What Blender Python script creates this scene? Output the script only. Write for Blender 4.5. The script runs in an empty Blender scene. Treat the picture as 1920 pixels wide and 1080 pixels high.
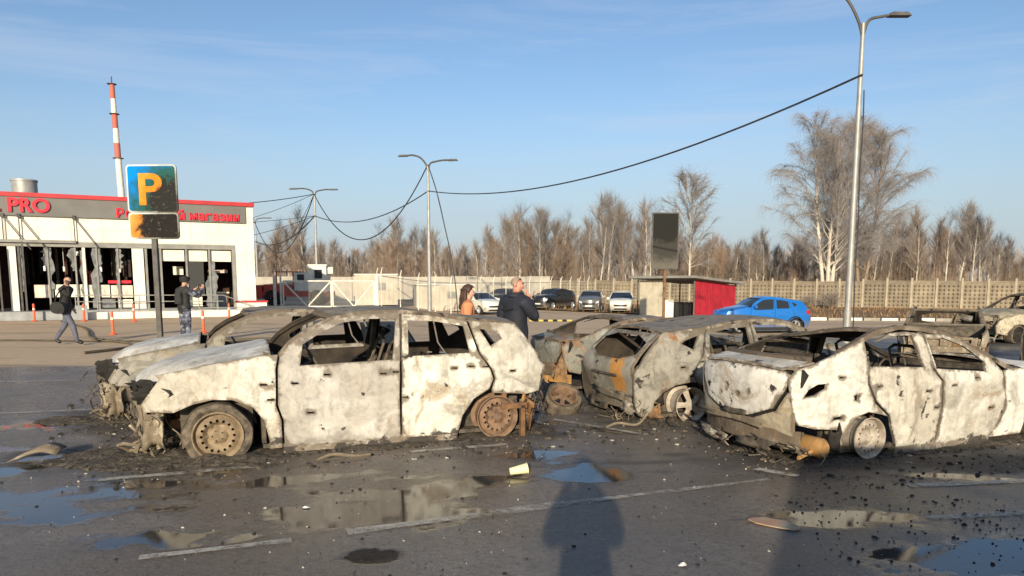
import bpy, bmesh, math, random
import numpy as np
from mathutils import Vector, Matrix
from mathutils.geometry import delaunay_2d_cdt

# ------------------------------------------------------------------ camera, sky, sun, exposure
SC = bpy.context.scene
COL = SC.collection
R = math.radians
FPX, CAMH, TILT = 1400.0, 1.70, R(7)
cam_d = bpy.data.cameras.new('camera'); cam = bpy.data.objects.new('camera', cam_d); COL.objects.link(cam)
cam_d.sensor_width = 36; cam_d.lens = 36 * FPX / 1920
cam_d.shift_y = (525 + FPX * math.tan(TILT) - 540) / 1920
cam_d.clip_start = 0.05; cam_d.clip_end = 8000
cam.location = (0, 0, CAMH); cam.rotation_euler = (math.pi / 2 - TILT, 0, 0)
SC.camera = cam
SUN_EL, SUN_AZ = R(14.6), R(5.35)          # shadows fall 5.35 degrees right of straight ahead
world = bpy.data.worlds.new('World'); SC.world = world; world.use_nodes = True
wn = world.node_tree; wn.nodes.clear()
w_out = wn.nodes.new('ShaderNodeOutputWorld'); w_bg = wn.nodes.new('ShaderNodeBackground')
w_sky = wn.nodes.new('ShaderNodeTexSky'); w_sky.sky_type = 'NISHITA'; w_sky.sun_disc = False
w_sky.sun_elevation = SUN_EL; w_sky.sun_rotation = math.pi + SUN_AZ
w_sky.air_density = 1.0; w_sky.dust_density = 0.9; w_sky.ozone_density = 1.0; w_sky.altitude = 150
w_bg.inputs['Strength'].default_value = 0.104
# thin high cloud veil
w_tc = wn.nodes.new('ShaderNodeTexCoord'); w_map = wn.nodes.new('ShaderNodeMapping'); w_map.inputs['Scale'].default_value = (1.0, 1.0, 9.0)
w_noise = wn.nodes.new('ShaderNodeTexNoise'); w_noise.inputs['Scale'].default_value = 2.2; w_noise.inputs['Detail'].default_value = 6; w_noise.inputs['Roughness'].default_value = .62; w_noise.inputs['Distortion'].default_value = .6
w_ramp = wn.nodes.new('ShaderNodeMapRange'); w_ramp.inputs[1].default_value = .46; w_ramp.inputs[2].default_value = .85; w_ramp.inputs[4].default_value = .55
w_mix = wn.nodes.new('ShaderNodeMix'); w_mix.data_type = 'RGBA'; w_mix.inputs[7].default_value = (4.8, 5.3, 6.3, 1)
L = wn.links.new
L(w_tc.outputs['Generated'], w_map.inputs[0]); L(w_map.outputs[0], w_noise.inputs['Vector']); L(w_noise.outputs[0], w_ramp.inputs[0])
L(w_ramp.outputs[0], w_mix.inputs[0]); w_tint = wn.nodes.new('ShaderNodeMix'); w_tint.data_type = 'RGBA'; w_tint.blend_type = 'MULTIPLY'; w_tint.inputs[0].default_value = 1; w_tint.inputs[7].default_value = (.82, .95, 1.13, 1)
L(w_sky.outputs[0], w_tint.inputs[6]); L(w_tint.outputs[2], w_mix.inputs[6]); w_sep = wn.nodes.new('ShaderNodeSeparateXYZ'); w_abs = wn.nodes.new('ShaderNodeMath'); w_abs.operation = 'ABSOLUTE'; w_hz = wn.nodes.new('ShaderNodeMapRange'); w_hz.interpolation_type = 'SMOOTHERSTEP'
w_hz.inputs[1].default_value = .30; w_hz.inputs[2].default_value = -.05; w_hz.inputs[4].default_value = .88; w_air = wn.nodes.new('ShaderNodeMix'); w_air.data_type = 'RGBA'; w_air.inputs[7].default_value = (3.5, 4.05, 4.7, 1)      # grey-blue air along the whole horizon
L(w_tc.outputs['Generated'], w_sep.inputs[0]); L(w_sep.outputs[2], w_abs.inputs[0]); L(w_abs.outputs[0], w_hz.inputs[0]); L(w_hz.outputs[0], w_air.inputs[0]); L(w_mix.outputs[2], w_air.inputs[6]); L(w_air.outputs[2], w_bg.inputs[0]); L(w_bg.outputs[0], w_out.inputs[0])
sun_d = bpy.data.lights.new('sun', 'SUN'); sun = bpy.data.objects.new('sun', sun_d); COL.objects.link(sun)
sun_d.energy = 4.9; sun_d.angle = R(0.53); sun_d.color = (1.0, 0.865, 0.66)
sdir = Vector((math.sin(SUN_AZ) * math.cos(SUN_EL), math.cos(SUN_AZ) * math.cos(SUN_EL), -math.sin(SUN_EL)))
sun.rotation_euler = sdir.to_track_quat('-Z', 'Y').to_euler(); sun.location = (-5, -40, 30)
vs = SC.view_settings; vs.view_transform = 'Standard'; vs.look = 'None'; vs.exposure = 0.36; vs.gamma = 1.0; vs.use_curve_mapping = False
SC.cycles.max_bounces = 6; SC.cycles.transparent_max_bounces = 12; SC.cycles.use_denoising = True

rnd = random.Random(7)
# ------------------------------------------------------------------ helpers
def tag(o, label=None, cat=None, group=None, kind=None):
    if label: o['label'] = label
    if cat: o['category'] = cat
    if group: o['group'] = group
    if kind: o['kind'] = kind
    return o
def empty(name, loc=(0, 0, 0), rz=0):
    o = bpy.data.objects.new(name, None); COL.objects.link(o); o.location = loc; o.rotation_euler = (0, 0, rz); o.empty_display_size = .2
    return o
def finish(name, me, mat=None, parent=None, smooth=None):
    if mat is not None and not me.materials: me.materials.append(mat)
    o = bpy.data.objects.new(name, me); COL.objects.link(o)
    if parent is not None: o.parent = parent
    if smooth is not None:
        me.polygons.foreach_set('use_smooth', [True] * len(me.polygons)); me.set_sharp_from_angle(angle=R(smooth))
    return o
def copy_tree(o, parent=None):
    c = o.copy(); COL.objects.link(c); c.parent = parent
    for ch in o.children: copy_tree(ch, c)
    return c
class MB:
    def __init__(s): s.v = []; s.f = []; s.m = []
    def add(s, vs, fs, m=0):
        b = len(s.v); s.v += [tuple(p) for p in vs]; s.f += [tuple(b + i for i in f) for f in fs]; s.m += [m] * len(fs); return s
    def box(s, c, d, rz=0, m=0, M=None, taper=None):
        x, y, z = d[0] / 2, d[1] / 2, d[2] / 2; t = taper or 1
        P = [Vector((a * x * (t if k > 0 else 1), b * y * (t if k > 0 else 1), k * z)) for k in (-1, 1) for a, b in ((-1, -1), (1, -1), (1, 1), (-1, 1))]
        T = Matrix.Translation(c) @ (M if M is not None else Matrix.Rotation(rz, 4, 'Z'))
        return s.add([T @ p for p in P], [(3, 2, 1, 0), (4, 5, 6, 7), (0, 1, 5, 4), (1, 2, 6, 5), (2, 3, 7, 6), (3, 0, 4, 7)], m)
    def tube(s, pts, r, n=6, m=0, cap=True):
        pts = [Vector(p) for p in pts]; k = len(pts); rs = r if isinstance(r, (list, tuple)) else [r] * k
        up = Vector((0, 0, 1)); vs = []
        for i in range(k):
            t = (pts[min(i + 1, k - 1)] - pts[max(i - 1, 0)]).normalized()
            a = t.cross(up)
            if a.length < .05: a = t.cross(Vector((1, 0, 0)))
            a.normalize(); b = a.cross(t)
            vs += [pts[i] + (a * math.cos(2 * math.pi * j / n) + b * math.sin(2 * math.pi * j / n)) * rs[i] for j in range(n)]
        fs = [(i * n + j, i * n + (j + 1) % n, (i + 1) * n + (j + 1) % n, (i + 1) * n + j) for i in range(k - 1) for j in range(n)]
        if cap: fs += [tuple(range(n))[::-1], tuple((k - 1) * n + j for j in range(n))]
        return s.add(vs, fs, m)
    def lathe(s, prof, n=24, T=None, m=0, closed=False):
        """prof: (r, h) about the local z axis"""
        T = T or Matrix.Identity(4); k = len(prof)
        vs = [T @ Vector((r * math.cos(2 * math.pi * j / n), r * math.sin(2 * math.pi * j / n), h)) for r, h in prof for j in range(n)]
        rng = range(k) if closed else range(k - 1)
        return s.add(vs, [(i * n + j, i * n + (j + 1) % n, ((i + 1) % k) * n + (j + 1) % n, ((i + 1) % k) * n + j) for i in rng for j in range(n)], m)
    def prism(s, poly, a, b, axis='y', m=0, T=None):
        n = len(poly); f = {'y': lambda u, v, w: (u, w, v), 'x': lambda u, v, w: (w, u, v), 'z': lambda u, v, w: (u, v, w)}[axis]
        vs = [Vector(f(u, v, a)) for u, v in poly] + [Vector(f(u, v, b)) for u, v in poly]
        if T is not None: vs = [T @ p for p in vs]
        return s.add(vs, [tuple(range(n)), tuple(range(2 * n - 1, n - 1, -1))] + [(i, n + i, n + (i + 1) % n, (i + 1) % n) for i in range(n)], m)
    def build(s, name, mat=None, parent=None, smooth=None, fix=True):
        me = bpy.data.meshes.new(name); me.from_pydata(s.v, [], s.f)
        for mm in (mat if isinstance(mat, (list, tuple)) else [mat]):
            if mm is not None: me.materials.append(mm)
        if any(s.m): me.polygons.foreach_set('material_index', s.m)
        if fix:
            bm = bmesh.new(); bm.from_mesh(me); bmesh.ops.recalc_face_normals(bm, faces=bm.faces); bm.to_mesh(me); bm.free()
        me.update()
        return finish(name, me, None, parent, smooth)
def smooth01(t): t = np.clip(t, 0, 1); return t * t * (3 - 2 * t)
def drop(X, Y): return -.65 * smooth01((Y - 20) / 13) * smooth01((X + 10) / 6)
def gz(X, Y): return float(drop(X, Y))
# vectorised value noise
_perm = np.random.RandomState(3).rand(256, 256)
def vnoise(x, y, seed=0):
    x = np.asarray(x, float) + seed * 17.3; y = np.asarray(y, float) + seed * 31.7
    xi = np.floor(x).astype(int); yi = np.floor(y).astype(int); fx = x - xi; fy = y - yi
    fx = fx * fx * (3 - 2 * fx); fy = fy * fy * (3 - 2 * fy)
    g = lambda a, b: _perm[a & 255, b & 255]
    return (g(xi, yi) * (1 - fx) + g(xi + 1, yi) * fx) * (1 - fy) + (g(xi, yi + 1) * (1 - fx) + g(xi + 1, yi + 1) * fx) * fy
def fbm(x, y, o=4, seed=0):
    s = 0; a = .5
    for i in range(o): s = s + a * vnoise(x * 2 ** i, y * 2 ** i, seed + i); a *= .5
    return s / (1 - .5 ** o)

# ------------------------------------------------------------------ materials
class NT:
    def __init__(s, name):
        s.mat = bpy.data.materials.new(name); s.mat.use_nodes = True; s.t = s.mat.node_tree; s.t.nodes.clear()
        s.out = s.n('OutputMaterial'); s.b = s.n('BsdfPrincipled'); s.l(s.b.outputs[0], s.out.inputs[0])
        s.tc = s.n('TexCoord')
    def n(s, typ): return s.t.nodes.new('ShaderNode' + typ)
    def l(s, a, b): s.t.links.new(a, b)
    def put(s, sock, v):
        if hasattr(v, 'default_value') or hasattr(v, 'is_linked'): s.l(v, sock)
        else: sock.default_value = (*v, 1) if isinstance(v, (tuple, list)) and len(v) == 3 and len(sock.default_value) == 4 else v
    def noise(s, scale, detail=4, rough=.55, dist=0, vec=None, off=0):
        x = s.n('TexNoise'); x.inputs['Scale'].default_value = scale; x.inputs['Detail'].default_value = detail; x.inputs['Roughness'].default_value = rough; x.inputs['Distortion'].default_value = dist
        v = vec or s.tc.outputs['Object']
        if off:
            m = s.n('VectorMath'); m.operation = 'ADD'; s.l(v, m.inputs[0]); m.inputs[1].default_value = (off, off * 1.7, off * .6); v = m.outputs[0]
        s.l(v, x.inputs['Vector']); return x.outputs[0]
    def rng(s, v, a, b, c=0., d=1., smooth=False):
        x = s.n('MapRange'); x.inputs[1].default_value = a; x.inputs[2].default_value = b; x.inputs[3].default_value = c; x.inputs[4].default_value = d
        if smooth: x.interpolation_type = 'SMOOTHSTEP'
        s.l(v, x.inputs[0]); return x.outputs[0]
    def math(s, op, a, b=0.):
        x = s.n('Math'); x.operation = op; s.put(x.inputs[0], a); s.put(x.inputs[1], b); return x.outputs[0]
    def mix(s, f, a, b, blend='MIX'):
        x = s.n('Mix'); x.data_type = 'RGBA'; x.blend_type = blend; s.put(x.inputs[0], f); s.put(x.inputs[6], a); s.put(x.inputs[7], b); return x.outputs[2]
    def ramp(s, f, stops):
        x = s.n('ValToRGB'); s.l(f, x.inputs[0]); e = x.color_ramp.elements
        while len(e) < len(stops): e.new(.5)
        for q, (p, c) in zip(e, stops): q.position = p; q.color = (*c, 1)
        return x.outputs[0]
    def bump(s, h, st=.3, dist=.02):
        x = s.n('Bump'); x.inputs['Strength'].default_value = st; x.inputs['Distance'].default_value = dist; s.l(h, x.inputs['Height']); s.l(x.outputs[0], s.b.inputs['Normal']); return x
    def set(s, **k):
        for a, v in k.items(): s.put(s.b.inputs[{'col': 'Base Color', 'rough': 'Roughness', 'metal': 'Metallic', 'spec': 'Specular IOR Level', 'alpha': 'Alpha', 'ior': 'IOR', 'trans': 'Transmission Weight', 'emit': 'Emission Color', 'es': 'Emission Strength', 'coat': 'Coat Weight'}[a]], v)
        return s.mat
def plain(name, c, c2=None, scale=6, rough=.7, metal=0., bump=.0, detail=5, spec=.4, vary=0., **k):
    t = NT(name); c2 = c2 or tuple(x * .72 for x in c)
    f = t.rng(t.noise(scale, detail), .35, .65)
    if bump: t.bump(t.noise(scale * 4, 4), bump, .01)
    col = t.mix(f, c, c2)
    if vary: oi = t.n('ObjectInfo'); g_ = t.rng(oi.outputs['Random'], 0, 1, 1 - vary, 1 + vary * .4); cc = t.n('CombineColor'); [t.l(g_, cc.inputs[i]) for i in range(3)]; col = t.mix(1.0, col, cc.outputs[0], 'MULTIPLY')
    return t.set(col=col, rough=rough, metal=metal, spec=spec, **k)
M = {}
def burnt(name, light=(.62, .58, .49), grey=(.33, .31, .28), brown=(.30, .22, .13), soot=(.035, .03, .027), rust=(.34, .15, .05), seed=0, band=9., scale=1.35, rustamt=.62, sootamt=.64, greyamt=.5, low=None, streak=None, zthr=.48):
    """fire-stripped sheet steel: agate-like ash bands, scale patches, soot spots, rust blooms"""
    t = NT(name); o = t.tc.outputs['Object']
    oi = t.n('ObjectInfo'); va = t.n('VectorMath'); va.operation = 'MULTIPLY_ADD'; cx = t.n('CombineXYZ')
    for i in range(3): t.l(oi.outputs['Random'], cx.inputs[i])
    t.l(cx.outputs[0], va.inputs[0]); va.inputs[1].default_value = (7., 13., 5.); t.l(o, va.inputs[2]); pv = va.outputs[0]      # every panel burnt its own way
    dk = lambda c, k: tuple(x * k for x in c); mid = tuple(.5 * a + .5 * b for a, b in zip(light, grey))
    n1 = t.math('ADD', t.noise(scale * 1.5, 2, .5, 1.5, vec=pv, off=seed + .7), t.math('MULTIPLY', t.noise(11, 4, .6, off=seed), .035))
    p1 = t.math('PINGPONG', t.math('MULTIPLY', n1, band), 1.0)
    c1 = t.ramp(p1, [(0, light), (.30, tuple(min(1, x * 1.06) for x in light)), (.5, tuple(.7 * a + .3 * b for a, b in zip(light, mid))), (.62, light), (.80, mid), (.90, tuple(.5 * a + .5 * b for a, b in zip(mid, grey))), (1, mid)])
    fine = t.noise(9, 6, .65, .8, off=seed + 9)
    zone = t.rng(t.noise(1.1, 4, .6, .6, vec=pv, off=seed + 17), zthr - .07, zthr + .07, 0, 1, True)
    calm = t.mix(t.rng(t.noise(3.2, 5, .65, .6, vec=pv, off=seed + 3), .38, .62), light, mid); mps = t.n('Mapping'); mps.inputs['Scale'].default_value = (7., 7., 1.1); t.l(pv, mps.inputs[0]); run = t.rng(t.noise(1.2, 5, .65, .3, vec=mps.outputs[0], off=seed + 8), .52, .68, 0, .42, True)
    c = t.mix(zone, calm, c1)
    patch = t.rng(t.math('ADD', t.noise(1.0, 5, .6, .5, vec=pv, off=seed + 5), t.math('MULTIPLY', t.math('SUBTRACT', oi.outputs['Random'], .5), .16)), greyamt - .05, greyamt + .06, 0, .8, True)
    c = t.mix(patch, c, t.mix(1.0, c1, (.66, .635, .60), 'MULTIPLY'))
    c = t.mix(t.rng(t.noise(1.6, 5, .65, 1.2, vec=pv, off=seed + 13), .56, .68, 0, .75, True), c, brown)
    c = t.mix(run, c, t.mix(fine, dk(grey, .8), dk(brown, .9))); c = t.mix(t.rng(fine, .46, .72, .0, .5), c, dk(grey, .4))
    c = t.mix(t.rng(t.noise(30, 4, .7, off=seed + 6), .58, .72, 0, .4), c, tuple(min(1, x * 1.2) for x in light))
    c = t.mix(t.rng(t.noise(2.1, 6, .7, 1.0, off=seed + 21), rustamt, rustamt + .09, 0, .95, True), c, t.mix(fine, rust, dk(rust, .4)))
    ea = t.n('Attribute'); ea.attribute_name = 'edge'; ed = t.math('ADD', ea.outputs['Fac'], t.math('MULTIPLY', t.math('SUBTRACT', t.noise(7, 6, .75, off=seed), .5), 2.0))
    c = t.mix(t.rng(ed, .40, .0, 0, .85, True), c, t.mix(fine, dk(brown, .75), dk(soot, 1.6)))
    lines = t.rng(p1, .7, .95, 0, 1, True)
    sep = t.n('SeparateXYZ'); t.l(o, sep.inputs[0])
    if streak:               # rust run with a shape of its own: y0, y1, z0, z1
        y0, y1, z0, z1 = streak; yy = t.math('ADD', sep.outputs[1], t.math('MULTIPLY', t.math('SUBTRACT', t.noise(7, 5, .7, off=seed), .5), .28)); zz = t.math('ADD', sep.outputs[2], t.math('MULTIPLY', t.math('SUBTRACT', t.noise(5, 5, .7, off=seed + 2), .5), .25))
        k = t.math('MULTIPLY', t.math('MULTIPLY', t.rng(yy, y0, y0 + .06), t.rng(yy, y1, y1 - .06)), t.math('MULTIPLY', t.rng(zz, z0, z0 + .08), t.rng(zz, z1, z1 - .08)))
        c = t.mix(k, c, t.mix(fine, (.62, .30, .07), (.34, .17, .06)))
    sp = t.rng(t.noise(5.2, 5, .6, .3, off=seed + 31), sootamt, sootamt + .05, 0, 1, True)
    sp2 = t.rng(t.noise(1.3, 6, .7, .6, off=seed + 41), sootamt + .0, sootamt + .08, 0, .92, True)
    sp = t.math('MAXIMUM', sp, sp2)
    if low is not None:      # scorch blotches that only reach up from the sill here and there
        zz = t.math('ADD', sep.outputs[2], t.math('MULTIPLY', t.noise(2.6, 6, .65, .4, off=seed), -1.2))
        sp = t.math('MAXIMUM', sp, t.rng(zz, low - .64, low - .69, 0, .9, True))
    c = t.mix(sp, c, soot)
    t.bump(t.math('ADD', t.noise(14, 6, .65, off=seed), t.math('MULTIPLY', lines, -.25)), .35, .006)
    return t.set(col=c, rough=.72, metal=0., spec=.32)
M['burnt_white'] = burnt('burnt_white', light=(.61, .575, .49), grey=(.29, .27, .235), seed=1, low=.10, band=4.0, greyamt=.475, zthr=.44)
M['burnt_cream'] = burnt('burnt_cream', light=(.69, .66, .575), grey=(.34, .325, .285), seed=4, band=3, zthr=.52, scale=1.0, greyamt=.55, sootamt=.66, rustamt=.68, low=.10)
M['burnt_grey'] = burnt('burnt_grey', light=(.40, .38, .33), grey=(.19, .19, .17), brown=(.24, .19, .12), seed=8, band=5, greyamt=.44, rustamt=.62, sootamt=.62)
M['burnt_green'] = burnt('burnt_green', light=(.30, .30, .26), grey=(.15, .16, .14), brown=(.30, .17, .08), seed=12, band=5, greyamt=.42, rustamt=.56, sootamt=.6)
M['burnt_streak'] = burnt('burnt_streak', light=(.36, .34, .29), grey=(.17, .17, .15), brown=(.26, .19, .11), seed=10, band=4, greyamt=.42, rustamt=.64, sootamt=.62, streak=(-.50, -.16, .28, .80))
M['burnt_rust'] = burnt('burnt_rust', light=(.50, .33, .18), grey=(.24, .13, .07), brown=(.42, .22, .08), seed=15, rustamt=.48, sootamt=.6)
M['burnt_tan'] = burnt('burnt_tan', light=(.50, .44, .32), grey=(.26, .23, .18), seed=19, rustamt=.6)
M['burnt_roof'] = burnt('burnt_roof', light=(.36, .31, .24), grey=(.14, .125, .105), brown=(.2, .14, .08), seed=23, band=4, greyamt=.42, sootamt=.6)
M['hood_ash'] = burnt('hood_ash', light=(.66, .64, .58), grey=(.30, .31, .32), brown=(.3, .26, .18), seed=27, band=3, scale=.8, greyamt=.55, rustamt=.72, sootamt=.66)
M['char'] = plain('char', (.030, .026, .022), (.012, .011, .010), 9, .9, bump=.5)
M['char_metal'] = plain('char_metal', (.13, .105, .075), (.045, .038, .03), 12, .75, bump=.4)
M['rust'] = plain('rust', (.24, .125, .055), (.10, .055, .03), 8, .85, bump=.4)
M['orange_rust'] = plain('orange_rust', (.46, .25, .08), (.20, .12, .055), 5, .85, bump=.3)
M['rim_tan'] = plain('rim_tan', (.29, .22, .135), (.16, .115, .07), 10, .75, bump=.2)
M['rim_rust'] = plain('rim_rust', (.24, .15, .09), (.12, .075, .05), 10, .85, bump=.3)
M['rim_grey'] = plain('rim_grey', (.46, .41, .34), (.24, .19, .14), 10, .6, bump=.2)
M['dead_tyre'] = plain('dead_tyre', (.17, .135, .095), (.055, .046, .036), 14, .95, bump=.6)
M['tyre'] = plain('tyre', (.025, .025, .026), (.015, .015, .016), 20, .85)
M['alloy'] = plain('alloy', (.62, .62, .62), (.5, .5, .5), 8, .3, .6)
M['black_plastic'] = plain('black_plastic', (.022, .022, .024), (.014, .014, .015), 10, .5)
def glass(name, c, rough=.03):
    t = NT(name); return t.set(col=c, rough=rough, spec=.6, metal=0.)
M['car_glass'] = glass('car_glass', (.022, .026, .03))
M['car_glass_pale'] = glass('car_glass_pale', (.17, .15, .13), .08)
def paint(name, c, metal=.0):
    t = NT(name); sp_ = t.n('SeparateXYZ'); t.l(t.tc.outputs['Object'], sp_.inputs[0]); dirt = t.rng(t.math('ADD', sp_.outputs[2], t.math('MULTIPLY', t.noise(4, 5, .7), -.35)), .42, .08, .0, .75)
    return t.set(col=t.mix(dirt, t.mix(t.rng(t.noise(2.5, 4), .3, .7), c, tuple(x * .82 for x in c)), (.20, .17, .13)), rough=t.rng(t.noise(5, 4), .3, .7, .22, .38), metal=metal, coat=.6)
M['paint_blue'] = paint('paint_blue', (.012, .17, .56), .2); M['paint_white'] = paint('paint_white', (.78, .76, .66)); M['paint_black'] = paint('paint_black', (.012, .013, .016)); M['paint_grey'] = paint('paint_grey', (.17, .17, .165), .3)
M['lamp_red'] = glass('lamp_red', (.45, .012, .01), .15); M['lamp_clear'] = glass('lamp_clear', (.72, .73, .72), .1)
M['plate'] = plain('plate', (.75, .74, .68), (.6, .6, .55), 20, .5)
M['galv'] = plain('galv', (.38, .375, .35), (.28, .275, .255), 3, .5, .25)
M['dark_steel'] = plain('dark_steel', (.10, .095, .085), (.055, .05, .045), 5, .6)
M['cable'] = plain('cable', (.03, .035, .04), (.02, .02, .022), 5, .6)
M['white_paint'] = plain('white_paint', (.74, .72, .63), (.55, .53, .46), 3, .6)
M['cream_wall'] = plain('cream_wall', (.76, .725, .62), (.69, .65, .54), .8, .8, bump=.05)
M['grey_clad'] = plain('grey_clad', (.17, .163, .148), (.135, .13, .118), 1.2, .55)
M['frame_grey'] = plain('frame_grey', (.27, .265, .235), (.20, .195, .175), 3, .5)
M['faded_red'] = plain('faded_red', (.50, .13, .085), (.42, .12, .085), .3, .7)
M['red_trim'] = plain('red_trim', (.50, .035, .04), (.38, .03, .035), 2, .5)
M['red_letter'] = plain('red_letter', (.72, .03, .05), (.55, .02, .035), 3, .4)
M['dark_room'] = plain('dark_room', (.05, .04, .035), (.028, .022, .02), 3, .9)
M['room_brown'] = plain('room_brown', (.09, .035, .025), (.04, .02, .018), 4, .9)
M['blind'] = plain('blind', (.78, .75, .60), (.7, .66, .52), 3, .8)
M['poster'] = plain('poster', (.72, .66, .55), (.55, .42, .33), 5, .7)
M['base_grey'] = plain('base_grey', (.33, .34, .34), (.24, .25, .25), 3, .8)
M['sooty_glass'] = glass('sooty_glass', (.05, .048, .042), .25)
t = NT('broken_glass'); M['broken_glass'] = t.set(col=t.mix(t.rng(t.noise(4, 4), .35, .65), (.24, .25, .24), (.11, .115, .11)), rough=.25, spec=.5)
M['orange_plastic'] = plain('orange_plastic', (.82, .13, .035), (.62, .09, .03), 4, .5)
M['bulb'] = plain('bulb', (.85, .85, .8), (.8, .8, .75), 4, .3)
# ------------------------------------------------------------------ where the burnt cars stand: name -> (x, y, heading in degrees)
CARS = {'A': (-1.788, 8.271, -158.8), 'B': (-3.24, 10.07, -158.8), 'C': (3.12, 10.10, 20), 'D': (2.55, 12.5, 20), 'E': (4.29, 8.175, 22),
        'F': (9.45, 16.3, -121), 'G': (14.6, 21.3, -160), 'H': (11.2, 13.7, 20)}
def car_dist(X, Y, n, hl=2.0, hw=.8):
    x, y, a = CARS[n]; a = R(a); dx, dy = X - x, Y - y
    u = np.abs(dx * math.cos(a) + dy * math.sin(a)) - hl; v = np.abs(-dx * math.sin(a) + dy * math.cos(a)) - hw
    return np.hypot(np.maximum(u, 0), np.maximum(v, 0)) + np.minimum(np.maximum(u, v), 0)
# ------------------------------------------------------------------ ground
def grid_mesh(name, xs, ys, fx=None, zf=None):
    X, Y = np.meshgrid(xs, ys)
    if fx: X, Y = fx(X, Y)
    Z = zf(X, Y); nx, ny = len(xs), len(ys)
    v = np.stack([X, Y, Z], -1).reshape(-1, 3)
    i = (np.arange(ny - 1)[:, None] * nx + np.arange(nx - 1)[None, :]).reshape(-1)
    f = np.stack([i, i + 1, i + nx + 1, i + nx], -1)
    me = bpy.data.meshes.new(name); me.vertices.add(len(v)); me.vertices.foreach_set('co', v.astype(np.float32).ravel())
    me.loops.add(f.size); me.loops.foreach_set('vertex_index', f.ravel().astype(np.int32)); me.polygons.add(len(f))
    me.polygons.foreach_set('loop_start', (np.arange(len(f)) * 4).astype(np.int32)); me.polygons.foreach_set('loop_total', np.full(len(f), 4, np.int32))
    me.update(calc_edges=True); me.validate(); me.polygons.foreach_set('use_smooth', [True] * len(f))
    return me, v
t = NT('dusty_ground')
f1 = t.rng(t.noise(.35, 6, .6, .4), .36, .66); f2 = t.rng(t.noise(3.2, 6, .65), .35, .68); f3 = t.rng(t.noise(26, 4), .3, .7)
c = t.mix(f1, (.60, .445, .29), (.50, .375, .25)); c = t.mix(f2, c, (.45, .33, .21)); c = t.mix(t.math('MULTIPLY', f3, .35), c, (.72, .53, .34))
mp = t.n('Mapping'); mp.inputs['Scale'].default_value = (.12, .9, 1); t.l(t.tc.outputs['Object'], mp.inputs[0])
c = t.mix(t.rng(t.noise(1.0, 5, .6, .8, vec=mp.outputs[0]), .56, .66, 0, .7, True), c, (.25, .195, .14))
t.bump(t.noise(30, 5), .3, .01); M['dusty'] = t.set(col=c, rough=.85, spec=.25)
xs = np.concatenate([-np.geomspace(3000, 60, 14), np.linspace(-55, 55, 90), np.geomspace(60, 3000, 14)])
ys = np.concatenate([[-300, -100, -40], np.linspace(-20, 70, 70), np.geomspace(75, 4500, 20)])
me, _ = grid_mesh('ground', xs, ys, None, lambda X, Y: drop(X, Y) - .012)
g = finish('ground', me, M['dusty']); tag(g, 'tan dusty pavement spreading behind the burnt cars', 'ground', kind='structure')

def lot_edge(X): return 14.55 + .16 * (X + 10) + np.where(X > -5, .55 * np.clip(X + 5, 0, 10), 0)
xs = np.concatenate([np.linspace(-40, -9, 32), np.arange(-8.8, 9.5, .055), np.linspace(9.8, 46, 36)])
ys = np.concatenate([np.linspace(-12, 3, 16), np.arange(3.05, 12.0, .055), np.linspace(12.1, 15, 24), np.linspace(15.2, 40, 40)])
def lotmap(X, Y): e = lot_edge(X); return X, np.where(Y > 12, 12 + (Y - 12) / 28 * (e - 12), Y)
me, v = grid_mesh('asphalt_lot', xs, ys, lotmap, lambda X, Y: drop(X, Y) - .004)
X, Y = v[:, 0].copy(), v[:, 1].copy()
PUD = [(-3.7, 5.75, 1.25, .75, 15, 1.0), (-5.2, 6.6, 1.6, .8, 10, .8), (-1.0, 5.6, .85, .75, 35, 1.25), (-1.75, 6.32, .62, .18, 20, 1.1), (.62, 6.45, .42, .45, 70, 1.1), (.0, 6.32, .55, .26, 20, .95), (-.91, 4.46, .23, .17, 10, 1.3),
       (3.15, 4.55, .95, .42, 5, 1.1), (2.35, 5.25, .5, .3, 10, .75), (4.1, 6.3, .8, .12, -12, .8), (-6.5, 8.5, 1.8, .5, 5, .7), (-2.4, 4.7, .8, .25, 12, .6), (1.1, 8.4, .7, .2, -35, .6), (.3, 7.2, .5, .25, 20, .65)]
wet = np.full(len(X), -1.)
for (px, py, rx, ry, a, s) in PUD:
    ca, sa = math.cos(R(a)), math.sin(R(a)); dx, dy = X - px, Y - py
    d = np.hypot((dx * ca + dy * sa) / rx, (-dx * sa + dy * ca) / ry); wet = np.maximum(wet, s * (1.25 - d))
wet = np.clip(wet, -.6, 1)
wet = smooth01(.30 + .55 * wet + (fbm(X * 1.4, Y * 2.2, 4, 5) - .5) * 1.0 + (fbm(X * 6, Y * 9, 3, 9) - .5) * .5)
dmin = np.min([car_dist(X, Y, n) for n in CARS], 0)
soot = smooth01(.62 - dmin / 1.25 + (fbm(X * 2.2, Y * 2.2, 5, 2) - .5) * 1.5)
df = np.hypot((X + 3.45) / 1.35, (Y - 7.15) / .55); soot = np.maximum(soot, smooth01(1.4 - df + (fbm(X * 4, Y * 4, 4, 6) - .5) * 1.2))
df = np.hypot((X - 4.2) / 3.2, (Y - 6.9) / .55); soot = np.maximum(soot, .9 * smooth01(1.25 - df + (fbm(X * 3, Y * 6, 4, 7) - .5) * 1.6))
brown = smooth01((fbm(X * .8, Y * .8, 4, 12) - .40) * 3.2 - np.hypot((X + .2) / 5, (Y - 6.5) / 4) * .35 + .35)
for nm, a in (('wet', wet), ('soot', soot), ('brown', brown)):
    at = me.attributes.new(nm, 'FLOAT', 'POINT'); at.data.foreach_set('value', a.astype(np.float32))
t = NT('wet_asphalt')
def attr(t, nm): x = t.n('Attribute'); x.attribute_name = nm; return x.outputs['Fac']
aw, as_, ab = attr(t, 'wet'), attr(t, 'soot'), attr(t, 'brown')
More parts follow.
